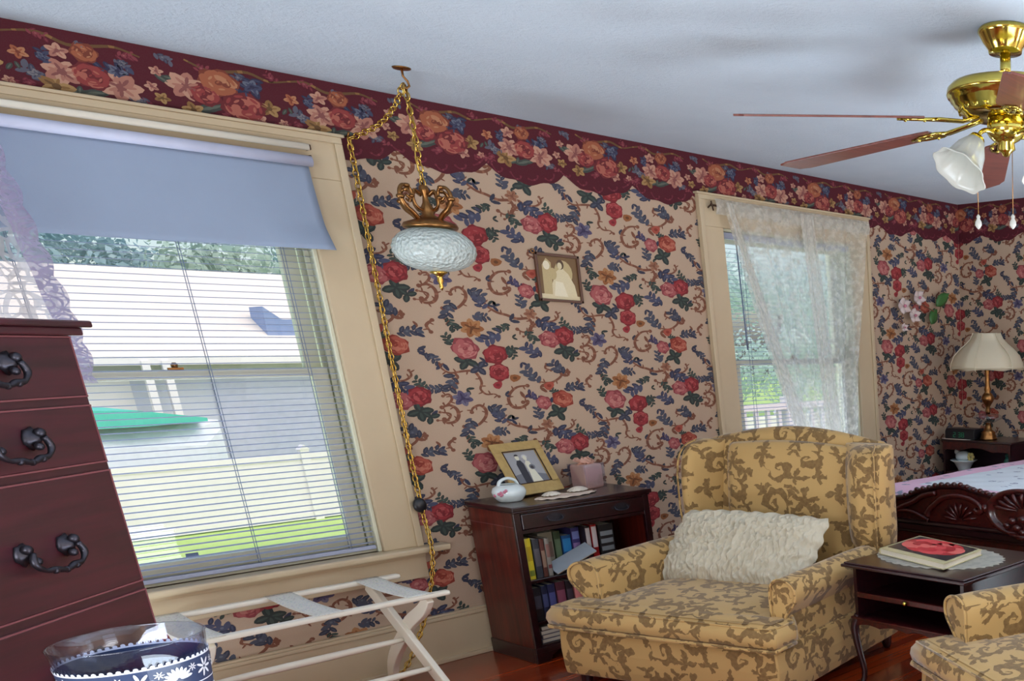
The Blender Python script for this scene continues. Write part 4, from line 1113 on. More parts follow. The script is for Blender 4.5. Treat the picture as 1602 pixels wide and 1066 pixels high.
# ------------------------------------------------------------------ wing armchairs
UC = .615
def mirror(pts): return [(2*UC-x, z) for x, z in pts][::-1]
def make_chair():
    t = thing('wing_armchair', '', 'armchair', (0, 0, 0))
    # base
    mb = MB()
    rings = []
    for z, g in ((.075, .0), (.12, .008), (.20, .012), (.28, .006), (.305, -.004)):
        out = []
        n = 14
        for (xa, ya, xb, yb_) in ((.02, .0, 1.175, .0), (1.175, .0, 1.175, 1.10), (1.175, 1.10, .02, 1.10), (.02, 1.10, .02, .0)):
            for k in range(n):
                u = k/n; x = xa+(xb-xa)*u; y = ya+(yb_-ya)*u
                bul = g
                dx = -1 if xa == xb == .02 else (1 if xa == xb else 0); dy = (-1 if ya == 0 else 1) if ya == yb_ else 0
                out.append((x+dx*bul, y+dy*bul, z))
        rings.append(out)
    mb.loft(rings, smooth=False); mb.build('base', M_damask, t, bevel=.012, boxuv=True, segs=3)
    # T-shaped seat cushion
    top = [(-.005, -.040), (1.212, -.040), (1.215, .125), (1.085, .140), (1.07, .98), (.18, .98), (.175, .140), (-.01, .125)]
    mb = MB()
    def dens(poly, k=8):
        out = []
        for i, p in enumerate(poly):
            q = poly[(i+1) % len(poly)]
            for s_ in range(k): out.append((p[0]+(q[0]-p[0])*s_/k, p[1]+(q[1]-p[1])*s_/k))
        return out
    D_ = dens(top)
    cx, cy = .615, .40
    def ins(p, d):
        # pull toward the cushion's spine
        sx = -1 if p[0] > cx else 1; sy = -1 if p[1] > cy else 1
        return (p[0]+sx*d, p[1]+sy*d)
    R_ = []
    for d_, z in ((.030, .312), (.006, .322), (.0, .350), (.004, .375), (.020, .398), (.055, .412), (.075, .416)):
        R_.append([(*ins(p, d_), z) for p in D_])
    mb.loft(R_, smooth=True)
    mb.build('seat_cushion', M_damask, t, boxuv=True)
    # crown of the cushion
    mb = MB()
    mb.grid(lambda u, v: (.175+.885*u, .0+.96*v, .4105+.030*(1-(2*u-1)**4)*(1-(2*v-1)**4)), 16, 16)
    mb.grid(lambda u, v: (.045+1.12*u, .012+.11*v, .4135+.010*sin(pi*v)*(1-(2*u-1)**6)), 20, 6)
    mb.build('cushion_crown', M_damask, t, boxuv=True)
    mb = MB()
    for zz in (.312,):
        mb.tube([(-.0, .12, zz), (-.005, -.030, zz), (.01, -.040, zz), (1.19, -.040, zz), (1.205, -.030, zz), (1.205, .12, zz)], .009, 8)
    mb.tube([(.012, .12, .400), (.016, -.018, .400), (1.188, -.018, .400), (1.196, .12, .400)], .005, 8)
    mb.build('piping', M_damask, t, boxuv=True)
    # arms
    prof = [(.075, .25), (.100, .34), (.095, .40), (.075, .440), (.038, .475), (.006, .505), (-.006, .538), (.002, .572), (.035, .598), (.085, .610), (.135, .604), (.166, .580), (.177, .545), (.178, .48), (.178, .36), (.178, .25)]
    for mir in (False, True):
        P_ = mirror(prof) if mir else prof
        if mir: P_ = [(1.225+(x-1.236)*.74, z) for x, z in P_]
        P_ = [(x, z if z < .3 else z-.022*min(1, (z-.3)/.15)) for x, z in P_]
        mb = MB(); ctr = (sum(p[0] for p in P_)/len(P_), .47)
        rings = []
        for y, s_ in ((.120, .90), (.126, .97), (.14, 1.0), (.40, 1.0), (.70, 1.0), (1.0, .97)):
            rings.append([(ctr[0]+(x-ctr[0])*s_, y, ctr[1]+(z-ctr[1])*s_+.012*(y-.12)) for x, z in P_])
        mb.loft(rings); mb.build('arm', M_damask, t, boxuv=True, subsurf=1)
        sp = [(x, z) for x, z in (P_[1:-1] if not mir else P_[1:-1])]
        MB().tube(smoothpath([(ctr[0]+(x-ctr[0])*.93, .119, ctr[1]+(z-ctr[1])*.93) for x, z in sp], 4), .0065, 8).build('arm_piping', M_damask, t, boxuv=True)
        # side panel below the arm
        xa = .028 if not mir else 1.168
        mb = MB(); mb.box(min(xa, xa+(.10 if not mir else -.10)), max(xa, xa+(.10 if not mir else -.10)), .15, 1.08, .29, .50)
        mb.build('side_panel', M_damask, t, bevel=.02, boxuv=True)
    # wings
    sec = [(-.010, .955), (.000, .885), (.040, .850), (.090, .850), (.125, .885), (.150, .950), (.205, 1.04), (.235, 1.12), (.12, 1.15), (.01, 1.13)]
    for mir in (False, True):
        mb = MB(); rings = []
        for z, dy, s_ in ((.52, .03, 1.0), (.62, .0, 1.02), (.72, -.01, 1.02), (.82, -.01, 1.0), (.92, .0, 1.0), (.985, .018, .98), (1.025, .045, .93), (1.050, .085, .82), (1.058, .12, .6)):
            ring = []
            for x, y in sec:
                yy = 1.0+(y-1.0)*s_+dy*(1.14-y)/.29
                xx = .10+(x-.10)*(.6+.4*s_)
                xx = 1.24-(xx+.01)*1.42 if mir else .058+xx*.72
                ring.append((xx, yy, z))
            rings.append(ring[::-1] if mir else ring)
        mb.loft(rings); mb.build('wing', M_damask, t, boxuv=True, subsurf=1)
        pts = [((1.24-(x+.01)*1.42 if mir else .058+x*.72), y, z) for x, y, z in ((.012, .853, .56), (.008, .846, .70), (.008, .848, .85), (.014, .868, .97), (.030, .912, 1.03), (.05, .99, 1.055))]
        MB().tube(smoothpath(pts, 4), .0055, 8).build('wing_piping', M_damask, t, boxuv=True)
    # back
    mb = MB(); rings = []
    nU = 22
    for i in range(nU+1):
        u = i/nU; x = .06+1.11*u
        e = (2*u-1)
        crest = 1.058+.072*cos(e*pi/2)**1.2
        bul = .030*(1-abs(e)**3)
        ring = []
        for s_, z in ((0, .36), (.2, .5), (.45, .7), (.7, .85), (.9, 1.0)): ring.append((x, 1.0+.075*s_-bul*sin(pi*min(1, s_*.9+.08)), z if z < 1 else crest-.06))
        ring += [(x, 1.095, crest-.012), (x, 1.125, crest), (x, 1.155, crest-.012), (x, 1.165, crest-.06), (x, 1.155, .7), (x, 1.14, .36)]
        rings.append(ring)
    mb.loft(rings); mb.build('backrest', M_damask, t, boxuv=True, subsurf=1)
    mb = MB(); rings = []
    for i in range(19):
        u = i/18; x = .235+.775*u; e = abs(2*u-1)
        f_ = (1-e**5)**.5 if e < 1 else 0
        c_ = 1.015+.05*cos((x-.615)*pi/1.2)
        dd = .065*f_+.002
        rings.append([(x, .985-dd*s_+.06*((z-.4)/.6), z) for s_, z in ((.0, .40), (.7, .42), (1, .5), (1.08, .65), (1.05, .8), (1, .92), (.75, c_-.03), (.0, c_))]+[(x, 1.07, c_), (x, 1.03, .40)])
    mb.loft(rings); mb.build('back_cushion', M_damask, t, boxuv=True, subsurf=1)
    for x, y in ((.08, .06), (1.15, .06), (.10, 1.04), (1.13, 1.04)):
        MB().lathe([(.016, 0), (.026, .03), (.030, .08), (.030, .10)], 14, (x, y, 0)).build('leg', M_maho_dark, t)
    return t
def copy_tree(o, parent=None):
    c = o.copy(); COL.objects.link(c)
    if parent is not None: c.parent = parent
    for ch in list(o.children): copy_tree(ch, c)
    return c
ch1 = make_chair()
ch1.location = (-4.33, -.90, 0); ch1.rotation_euler = (0, 0, math.atan2(-.974, .2267))
ch1['label'] = 'gold damask wing armchair holding the cream ruched pillow'; ch1['group'] = 'matching gold damask wing armchairs'
ch2 = copy_tree(ch1)
ch2.location = (-3.853, -2.655, 0); ch2.rotation_euler = (0, 0, radians(-115))
ch2['label'] = 'gold damask wing armchair cut off at the lower right corner, no pillow'

# ruched pillow leaning on the chair back
M_ruche, nt, b = newmat('ruched_cream_knit')
_, v = coords(nt)
mp = nt.nodes.new('ShaderNodeMapping'); mp.inputs['Scale'].default_value = (34, 1, 7); nt.links.new(v, mp.inputs[0])
nz = noise_node(nt, mp.outputs[0], 1.3, 3, .5, .8)
b.inputs['Base Color'].default_value = srgb(196, 186, 164); b.inputs['Roughness'].default_value = .9
bump(nt, b, nz.outputs[0], .9, .02)
t = thing('throw_pillow', 'cream ruched oblong pillow leaning on the armchair back', 'pillow', (0, 0, 0), 0)
ca, sa = cos(math.atan2(-.974, .2267)), sin(math.atan2(-.974, .2267))
def PC(u, v, z): return (-4.33+ca*u-sa*v, -.90+sa*u+ca*v, z)
t.location = PC(.572, .545, .410); t.rotation_euler = (radians(-34), 0, math.atan2(-.974, .2267))
def pil(side):
    def f(u, v):
        X, Y = 2*u-1, 2*v-1
        w = .425+.008*sin(v*30); h = .204+.004*sin(u*52)
        th = .085*((1-X**4)*(1-Y**4))**.6
        rip = (.007*sin(X*74+9*noise.noise((X*3, Y*4, 1)))+.018*noise.noise((X*19, Y*5, 3))+.012*noise.noise((X*34, Y*9, 5)))*(1-X**8)*(1-Y**8)
        sh = -.045*Y*(-1)   # lies a little skewed
        return (X*w*(1-.03*Y*Y)+.05*Y*.6, side*(-th)-(rip if side > 0 else 0), .185+Y*h*(1-.05*X*X))
    return f
mb = MB(); mb.grid(pil(1), 190, 70); mb.grid(pil(-1), 40, 20)
mb.build('cover', M_ruche, t)

# ------------------------------------------------------------------ side table between the chairs
TX, TY = -3.30, -2.37
t = thing('side_table', 'dark mahogany side table between the armchairs holding the rose book', 'side table', (TX, TY, 0))
mb = MB(); mb.box(-.325, .30, -.345, .345, .578, .592); mb.box(-.315, .29, -.335, .335, .592, .600)
mb.build('table_top', M_maho_dark, t, bevel=.005, segs=3)
for y in (-.31, .29): MB().box(-.285, .27, y, y+.018, .34, .578).build('side_panel', M_maho_dark, t)
MB().box(.255, .27, -.30, .30, .34, .578).build('back_panel', M_maho_dark, t)
MB().box(-.275, .25, -.292, .29, .440, .452).build('shelf', M_maho_dark, t)
dr = MB().box(-.290, -.272, -.292, .290, .438, .462).build('shelf_rail', M_maho, t, bevel=.003)
mb = MB(); mb.ball((-.300, -.0, .450), .011, 10); mb.build('knob', M_brass, dr)
mb = MB()
ap = [(-.31, .345), (.31, .345), (.31, .300)]+[(.31-.62*i/24, .300+.012*abs(sin(i*pi/6))+.012*sin(i*pi/24)) for i in range(1, 24)]+[(-.31, .300)]
mb.prism(ap, .018, 0, -.300); mb.box(-.312, -.285, -.315, .315, .340, .350)
mb.build('apron', M_maho, t, bevel=.003)
MB().box(-.285, .27, -.30, .30, .335, .345).build('floor_board', M_maho_dark, t)
for sx, sy in ((-1, -1), (-1, 1), (1, -1), (1, 1)):
    p = smoothpath([(sx*.275, sy*.295, .345), (sx*.292, sy*.312, .30), (sx*.285, sy*.305, .20), (sx*.27, sy*.29, .09), (sx*.275, sy*.295, .03), (sx*.292, sy*.312, .0)], 5)
    n = len(p); MB().tube(p, [.026-.014*sin(pi*min(1, i/n*1.15)*.5)+(.007 if i > n-5 else 0) for i in range(n)], 10).build('leg', M_maho_dark, t)
o = doily_disc(.315, 0, 34, .05, 200, 12, ex=.72, ey=1.0, wav=.0015).build('doily', M_crochet, None, solid=.0015, loc=(-3.31, -2.345, .6025)); tag(o, 'white oval crochet doily under the rose book on the side table', 'doily')
t = thing('rose_book', 'cream edged book with a red rose on its black cover', 'book', (-3.325, -2.30, .6045), 0)
q = [(-.19, -.23), (.02+.19, -.155), (.19, .22-.0), (-.045, .26)]
bl_, br_ = Vector((-3.523+3.325, -2.525+2.30)), Vector((-3.20+3.325, -2.475+2.30))
# cover corners: near right, far right, far left, near left
c0, c1, c3 = Vector((-.205, -.235)), Vector((.125, -.200)), Vector((-.100, .220))
def bk(u, v, z): p = c0+(c1-c0)*u+(c3-c0)*v; return (p.x, p.y, z)
mb = MB(); CC_ = srgb(206, 196, 150)[:3]
mb.add([bk(u, v, z) for u in (0, 1) for v in (0, 1) for z in (.002, .005)], [(0, 1, 3, 2), (4, 6, 7, 5), (0, 4, 5, 1), (2, 3, 7, 6), (0, 2, 6, 4), (1, 5, 7, 3)], False, CC_)
mb.add([bk(u, v, z) for u in (0, 1) for v in (0, 1) for z in (.026, .029)], [(0, 1, 3, 2), (4, 6, 7, 5), (0, 4, 5, 1), (2, 3, 7, 6), (0, 2, 6, 4), (1, 5, 7, 3)], False, CC_)
mb.add([bk(u, .985+.015*v, z) for u in (0, 1) for v in (0, 1) for z in (.002, .029)], [(0, 1, 3, 2), (4, 6, 7, 5), (0, 4, 5, 1), (2, 3, 7, 6), (0, 2, 6, 4), (1, 5, 7, 3)], False, CC_)
mb.add([bk(u, v, .0295) for u, v in ((.13, .04), (.97, .04), (.97, .96), (.13, .96))], [(0, 1, 2, 3)], False, srgb(30, 30, 40)[:3])
R3 = random.Random(4)
def ptl(cx, cy, L, W_, a, col, l):
    mb.add([bk(cx+(L*cos(k)*cos(a)-W_*sin(k)*sin(a)), cy+(L*cos(k)*sin(a)+W_*sin(k)*cos(a)), .0295+.0004*l) for k in [i*2*pi/12 for i in range(12)]], [tuple(range(12))], False, srgb(*col)[:3])
for ring, rr, n, L in ((0, .26, 9, .17), (1, .17, 7, .14), (2, .09, 5, .10), (3, .0, 1, .07)):
    for k in range(n):
        a = 2*pi*k/n+ring*.5
        ptl(.60+rr*cos(a), .52+rr*1.25*sin(a), L, L*.72, a+pi/2, ((214, 44, 56), (236, 76, 82), (190, 30, 44), (244, 110, 104))[(k+ring) % 4], 1+ring*2+(k % 2))
mb.build('cover', M_print, t, fixn=False)
MB().add([bk(u, v, z) for u in (.01, .985) for v in (.01, .985) for z in (.005, .026)], [(0, 1, 3, 2), (4, 6, 7, 5), (0, 4, 5, 1), (2, 3, 7, 6), (0, 2, 6, 4), (1, 5, 7, 3)]).build('pages', M_pages, t)

# ------------------------------------------------------------------ bed
FY = -2.21
bed = thing('bed', 'carved mahogany bed under a pale floral quilt with its footboard behind the armchair', 'bed', (-2.40, FY, 0))
def crest(d):
    d = abs(d)
    pts = [(0, .770), (.15, .755), (.20, .738), (.30, .752), (.43, .776), (.56, .768), (.70, .736), (.85, .685), (1.06, .635), (1.22, .625)]
    for a, b_ in zip(pts, pts[1:]):
        if a[0] <= d <= b_[0]:
            u = (d-a[0])/(b_[0]-a[0]); u = u*u*(3-2*u); return a[1]+(b_[1]-a[1])*u
    return .62
mb = MB()
ys = [-1.22+2.44*i/80 for i in range(81)]
mb.prism([(y, crest(y)) for y in ys]+[(1.22, .12), (-1.22, .12)], .04, 0, .0)
mb.build('footboard', M_maho, bed, bevel=.006)
mb = MB(); mb.tube([(-.004, y, crest(y)-.008) for y in ys], .016, 10); 
mb.tube([(.0, y, .538) for y in (-1.2, 0, 1.2)], .017, 10); mb.tube([(.0, y, .486) for y in (-1.2, 0, 1.2)], .013, 10); mb.box(-.022, 0, -1.2, 1.2, .497, .527)
mb.build('moulding', M_maho_dark, bed)
mb = MB()
for sgn in (1, -1):
    for i in range(15):
        d = .20+.045*i
        mb.ball((-.010, sgn*d, crest(d)+.004), .017, 8, (.9, 1, .8))
mb.build('beading', M_maho, bed)
for sgn in (1, -1):
    mb = MB()
    # C scroll with shell fan inside, each side of the medallion
    mb.tube(smoothpath([(-.02, sgn*d, z) for d, z in ((.66, .585), (.645, .625), (.60, .66), (.55, .695), (.47, .715), (.38, .712), (.31, .69), (.275, .655), (.30, .635), (.325, .65))], 5), [.016]*46, 8)
    mb.tube(smoothpath([(-.014, sgn*d, z) for d, z in ((.95, .57), (.86, .62), (.76, .66), (.69, .70), (.60, .72))], 5), .015, 8)
    mb.tube(smoothpath([(-.014, sgn*d, z) for d, z in ((.98, .585), (.88, .60), (.78, .60), (.70, .575), (.66, .56))], 5), .012, 8)
    for k in range(8):
        a = pi*(k+.4)/8
        mb.tube([(-.008, sgn*(.44+.02*cos(a)), .578+.015*sin(a)), (-.016, sgn*(.44+.085*cos(a)), .578+.075*sin(a)), (-.006, sgn*(.44+.12*cos(a)), .578+.10*sin(a))], [.004, .009, .005], 6)
    mb.ball((-.02, sgn*.25, .665), .024, 10); mb.ball((-.018, sgn*.665, .60), .018, 10)
    mb.box(-.006, 0, min(sgn*.30, sgn*.60), max(sgn*.30, sgn*.60), .562, .568)
    mb.build('carved_scroll', M_maho, bed)
mb = MB(); cz = .655
MX = Matrix.Translation((-.002, 0, cz)) @ Matrix.Rotation(-pi/2, 4, 'Y')
sq = Matrix.Diagonal((.72, 1.34, 1, 1))
mb.lathe([(.182, 0), (.186, .022), (.176, .032), (.160, .030), (.150, .014), (.140, .008), (.06, .022), (.002, .026)], 48, (0, 0, 0), MX @ sq)
for (dy, dz, r_) in ((0, -.03, .026), (-.055, -.042, .024), (.055, -.042, .024), (-.03, -.078, .024), (.03, -.078, .024), (0, -.10, .022), (-.085, -.07, .020), (.085, -.07, .020)): mb.ball((-.030, dy*1.2, cz+dz), r_, 10, (.8, 1.2, .9))
for k in range(9):
    a = pi*(k+.5)/9; mb.tube([(-.024, .03*cos(a)*1.3, cz+.01+.02*sin(a)), (-.036, .12*cos(a)*1.3, cz+.01+.085*sin(a)), (-.020, .15*cos(a)*1.3, cz+.01+.105*sin(a))], [.006, .014, .006], 6)
mb.tube([(-.03, -.08, cz-.118), (-.034, 0, cz-.130), (-.03, .08, cz-.118)], [.01, .018, .01], 8)
mb.build('medallion', M_maho, bed)
for y in (-1.24, 1.24):
    MB().lathe([(.03, 0), (.04, .05), (.03, .12), (.045, .16), (.045, .58), (.05, .60), (.03, .62), (.04, .66), (.02, .70), (.004, .705)], 20, (.02, y, 0)).build('bedpost', M_maho_dark, bed)
    MB().box(.04, 2.28, y-.015, y+.015, .22, .42).build('side_rail', M_maho_dark, bed, bevel=.004)
mb = MB(); mb.prism([(y, .75+.35*cos(y/1.24*pi/2)**.6) for y in ys]+[(1.22, .1), (-1.22, .1)], .045, 0, 2.30); mb.build('headboard', M_maho_dark, bed)
MB().box(.06, 2.28, -1.21, 1.21, .30, .60).build('mattress', plain('mattress_ticking', srgb(210, 204, 196), .9), bed, bevel=.05, segs=4)
M_quilt, nt, b = newmat('floral_quilt')
(x, y, z), v = coords(nt)
vo = nt.nodes.new('ShaderNodeTexVoronoi'); vo.inputs['Scale'].default_value = 9; nt.links.new(v, vo.inputs['Vector'])
dots = E(nt, vo.outputs['Distance']).lt(.24)
n1 = noise_node(nt, v, 34, 2)
edgeb = (y.abs().gt(1.02)).max(x.lt(.34))
c0_ = mixc(nt, edgeb, srgb(216, 222, 226), srgb(228, 184, 204))
c1_ = mixc(nt, dots*(E(nt, n1.outputs[0]).gt(.47)), c0_, srgb(146, 150, 168))
nt.links.new(c1_, b.inputs['Base Color']); b.inputs['Roughness'].default_value = .9
q1 = ((x*22).sin()*(y*22).sin())
bump(nt, b, q1, .35, .01)
q_ = thing('quilt', 'pale floral quilt with a pink border spread over the bed', 'quilt', (-2.40, FY, 0))
def quil(u, v):
    # across: drop, top, drop
    X = .052+2.20*u
    s_ = v*3.1
    if s_ < .28: Y, Z = -1.262, .70-.06-(.28-s_)
    elif s_ > 2.82: Y, Z = 1.262, .70-.06-(s_-2.82)
    else: Y = -1.262+2.524*(s_-.28)/2.54; Z = .70
    e = min(1, (1.262-abs(Y))/.09); Z2 = Z if (s_ < .28 or s_ > 2.82) else .64+.06*sin(e*pi/2)
    f_ = min(1, (X-.052)/.10); Z2 -= .05*(1-sin(f_*pi/2))
    Z2 += .006*noise.noise((X*4, Y*4, 0))
    if s_ < .28 or s_ > 2.82: Y += .012*sin(X*18)*(1 if Y > 0 else -1)
    return (X, Y, Z2)
MB().grid(quil, 70, 130).build('quilt_cover', M_quilt, q_, solid=.01)

# ------------------------------------------------------------------ nightstand in the corner and what stands on it
nx0, ny0, ny1 = -.46, -.80, -.135
t = thing('nightstand', 'dark nightstand with scalloped front in the far corner', 'nightstand', ((nx0-.04)/2, (ny0+ny1)/2, 0))
ox, oy = (nx0-.04)/2, (ny0+ny1)/2
def NB(x0, x1, y0, y1, z0, z1): return (x0-ox, x1-ox, y0-oy, y1-oy, z0, z1)
MB().box(*NB(nx0-.012, -.045, ny0-.012, ny1+.012, .782, .800)).build('top', M_maho_dark, t, bevel=.005, segs=3)
for y in (ny0, ny1-.02): MB().box(*NB(nx0, -.05, y, y+.02, 0, .782)).build('side_panel', M_maho_dark, t)
MB().box(*NB(-.062, -.05, ny0, ny1, .05, .782)).build('back_panel', plain('plum_panel', srgb(74, 52, 66), .5), t)
for z in (.525, .12): MB().box(*NB(nx0+.01, -.06, ny0+.02, ny1-.02, z, z+.016)).build('shelf', M_maho_dark, t)
w_ = ny1-ny0
sc_ = [(ny0-oy, .782), (ny1-oy, .782), (ny1-oy, .70)]+[(ny1-oy-w_*i/20, .712+.030*abs(cos(i*pi/10))**1.0*(1 if 3 < i < 17 else .3)) for i in range(1, 20)]+[(ny0-oy, .70)]
MB().prism(sc_, .014, 0, nx0-ox-.002).build('apron', M_maho, t)
M_green = plain('green_digits', srgb(40, 130, 90), .4)
t = thing('clock_radio', 'black clock radio with green digits on the nightstand', 'clock', (-.36, -.283, .8015))
MB().prism([(-.07, 0), (.07, 0), (.07, .082), (-.055, .082), (-.07, .06)], .29, 1, -.145).build('case', M_black, t, bevel=.004)
mb = MB()
SEG = {'2': 'abged', '8': 'abcdefg', '3': 'abgcd'}
def digit(ch, yc, zc, h=.036, w=.020):
    for s_ in SEG[ch]:
        y0, y1, z0, z1 = {'a': (-w/2, w/2, h/2-.002, h/2+.002), 'g': (-w/2, w/2, -.002, .002), 'd': (-w/2, w/2, -h/2-.002, -h/2+.002),
                          'f': (w/2-.002, w/2+.002, 0, h/2), 'b': (-w/2-.002, -w/2+.002, 0, h/2), 'e': (w/2-.002, w/2+.002, -h/2, 0), 'c': (-w/2-.002, -w/2+.002, -h/2, 0)}[s_]
        mb.box(-.073, -.0700, yc+y0, yc+y1, zc+z0, zc+z1)
for ch, yc in (('2', .05), ('3', .0), ('8', -.035)): digit(ch, yc, .034)
mb.build('digits', M_green, t)
o = doily_disc(.12, 0, 12, .1, 72, 5, ex=.5, ey=1.2).build('doily', M_doily, None, solid=.0015, loc=(-.415, -.25, .8008)); tag(o, 'white doily edge under the clock radio', 'doily')
LX, LY = -.32, -.50
t = thing('table_lamp', 'brass table lamp with a cream panelled bell shade in the corner', 'lamp', (LX-.01, LY, .8015))
MB().lathe([(.01, 0), (.070, 0), (.074, .010), (.062, .022), (.066, .030), (.055, .045), (.062, .055), (.034, .075), (.026, .10), (.02, .13)], 28, wob=lambda a, z: 1+.03*sin(a*8)).build('base', M_antique, t)
MB().lathe([(.02, .128), (.055, .135), (.115, .165), (.120, .178), (.085, .196), (.024, .205), (.018, .20)], 32, wob=lambda a, z: 1+.02*sin(a*16)).build('glass_dish', M_jar, t)
MB().lathe([(.014, .20), (.022, .22), (.016, .25), (.026, .27), (.046, .30), (.052, .325), (.040, .35), (.022, .37), (.030, .385), (.020, .42), (.016, .50), (.024, .53), (.012, .56), (.006, .60), (.006, .82)], 24).build('stem', M_antique, t)
mb = MB(); rings = []
PR = [(.285, .530), (.292, .552), (.286, .585), (.262, .640), (.215, .690), (.165, .730), (.130, .765), (.112, .800), (.108, .812)]
for r_, z in PR:
    ring = []
    for k in range(48):
        a = 2*pi*k/48+.30; sec_ = (a % (pi/3))-pi/6
        rr = r_*cos(pi/6)/cos(sec_)*.55+r_*.45*(1-.06*abs(sin(3*a)))
        zz = z+(.012*abs(sin(3*(a)))*(1 if z < .56 else 0))
        ring.append((rr*cos(a), rr*sin(a), zz))
    rings.append(ring)
mb.loft(rings, cap=False); sh = mb.build('lamp_shade', M_lampshade, t, solid=.003)
mb = MB()
for zi in (.556,): mb.tube([(.292*1.0*cos(2*pi*k/48), .292*sin(2*pi*k/48), zi) for k in range(48)], .004, 6, closed=True)
for k in range(6):
    a = k*pi/3+.30; mb.tube([((r_+.002)*cos(a), (r_+.002)*sin(a), z) for r_, z in PR], .004, 6)
mb.build('shade_trim', M_lampshade, sh)
t = thing('bird_bowl', 'white china bowl with bird on the nightstand shelf', 'ornament', (-.36, -.27, .5415))
MB().lathe([(.01, 0), (.05, 0), (.055, .02), (.085, .07), (.115, .088), (.110, .092), (.07, .075), (.02, .03)], 28).build('bowl', M_porcelain, t)
mb = MB(); mb.ball((0, .0, .115), .062, 14, (.9, 1.25, .75)); mb.ball((0, .065, .150), .026, 10); mb.build('bird', M_porcelain, t)
mb = MB()
for k in range(6): petal_ = k*pi/3; mb.ball((-.02, -.085+.022*cos(petal_), .118+.022*sin(petal_)), .015, 8)
mb.build('yellow_flower', plain('yellow_bloom', srgb(220, 206, 130), .6), t)
t = thing('green_jar', 'small green jar at the right end of the nightstand shelf', 'jar', (-.34, -.70, .5415))
MB().lathe([(.01, 0), (.035, 0), (.040, .02), (.040, .10), (.026, .12), (.026, .14)], 20).build('jar_body', plain('green_glaze', srgb(44, 110, 96), .25), t)
MB().lathe([(.028, .138), (.030, .15), (.01, .158), (.002, .160)], 16).build('lid', plain('green_glaze_dark', srgb(34, 84, 76), .3), t)

# ------------------------------------------------------------------ ceiling fan
FX, FYY = -3.38, -2.78
fan = thing('ceiling_fan', 'polished brass ceiling fan with brown blades and tulip glass lights', 'ceiling fan', (FX, FYY, H))
MB().lathe([(.092, 0), (.098, -.006), (.100, -.014), (.094, -.022), (.080, -.045), (.062, -.068), (.060, -.078), (.022, -.080)], 40, (0, 0, 0)).build('canopy', M_brass, fan)
MB().lathe([(.020, -.07), (.020, -.175)], 20).build('downrod', M_brass, fan)
MB().lathe([(.022, -.155), (.05, -.160), (.150, -.170), (.200, -.182), (.214, -.196), (.218, -.215), (.214, -.222), (.206, -.224), (.204, -.236), (.196, -.240), (.190, -.252), (.178, -.258), (.170, -.272), (.14, -.285), (.05, -.288)], 56).build('motor_housing', M_brass, fan)
mb = MB()
for k in range(24):
    a = 2*pi*k/24
    mb.tube([(.172*cos(a+q), .172*sin(a+q), -.262+.010*sin(q*26)) for q in [j*.26/8 for j in range(9)]], .0045, 6)
mb.build('filigree_band', M_brass, fan)
MB().lathe([(.05, -.285), (.070, -.29), (.072, -.335), (.062, -.350), (.05, -.36), (.030, -.37), (.034, -.392), (.018, -.402), (.012, -.412), (.002, -.416)], 32).build('switch_housing', M_brass, fan)
def blade(ang, R_, ztip, pitch=13):
    M = Matrix.Rotation(radians(ang), 4, 'Z')
    zr = -.285
    slope = (ztip-(H+zr))/R_
    mb = MB()
    outl = [(.30, .055), (.34, .064), (R_-.10, .084), (R_-.04, .086), (R_-.02, .072), (R_, .066)]
    outl = [(x, y) for x, y in outl]+[(x, -y) for x, y in outl[::-1]]
    P1 = Matrix.Rotation(radians(-pitch), 4, 'X')
    def tr(x, y, z): p = P1 @ Vector((0, y, z)); return M @ Vector((x, p.y, zr+slope*x+p.z))
    n = len(outl)
    mb.add([tr(x, y, .0035) for x, y in outl]+[tr(x, y, -.0035) for x, y in outl], [tuple(range(n)), tuple(range(2*n-1, n-1, -1))]+[(k, k+n, (k+1) % n+n, (k+1) % n) for k in range(n)])
    bld = mb.build('blade', M_blade, fan, bevel=.0015)
    mb = MB()
    mb.tube([M @ Vector((.10, 0, -.285)), M @ Vector((.16, 0, -.300)), tr(.24, 0, -.008), tr(.40, 0, -.008)], [.012, .010, .011, .006], 8, flat=(1.6, .7))
    for y in (-.035, .035): mb.tube([tr(.24, 0, -.007), tr(.28, y, -.007), tr(.35, y*.8, -.007), tr(.39, 0, -.007)], .006, 6)
    for x, y in ((.30, -.03), (.30, .03), (.37, 0)): mb.ball(tr(x, y, -.010), .007, 8)
    mb.build('blade_iron', M_brass, bld)
for ang, R_, zt2, pt in ((130, .97, 2.305, 12), (99.5, .98, 2.222, 3), (40, .97, 2.222, 16), (219, .95, 2.215, 12), (300, .97, 2.25, 12)): blade(ang, R_, zt2, pt)
for ang in (166, 256, 346):
    a = radians(ang); M = Matrix.Rotation(a, 4, 'Z')
    arm_ = MB().tube(smoothpath([M @ Vector(p) for p in ((.05, 0, -.345), (.095, 0, -.338), (.125, 0, -.350), (.135, 0, -.368))], 4), .008, 8)
    arm_.lathe([(.010, 0), (.028, -.006), (.034, -.022), (.030, -.030)], 16, M @ Vector((.135, 0, -.365)), Matrix.Rotation(a, 4, 'Z') @ Matrix.Rotation(radians(-38), 4, 'Y'))
    ar = arm_.build('light_arm', M_brass, fan)
    MT = Matrix.Rotation(a, 4, 'Z') @ Matrix.Rotation(radians(-38), 4, 'Y')
    mb = MB()
    mb.lathe([(.030, -.012), (.040, -.030), (.056, -.060), (.064, -.090), (.072, -.118), (.090, -.140), (.104, -.152), (.101, -.153), (.086, -.139), (.068, -.116), (.060, -.088), (.052, -.060), (.036, -.030), (.026, -.014)], 48, M @ Vector((.135, 0, -.368)), MT, closed=True, wob=lambda an, z: 1+(.05*sin(an*8) if z < -.12 else .012*sin(an*16)))
    mb.build('glass_shade', M_tulip, ar)
for lx, ly, zb in ((.098, -.085, -.632), (.02, -.09, -.632)):
    pass
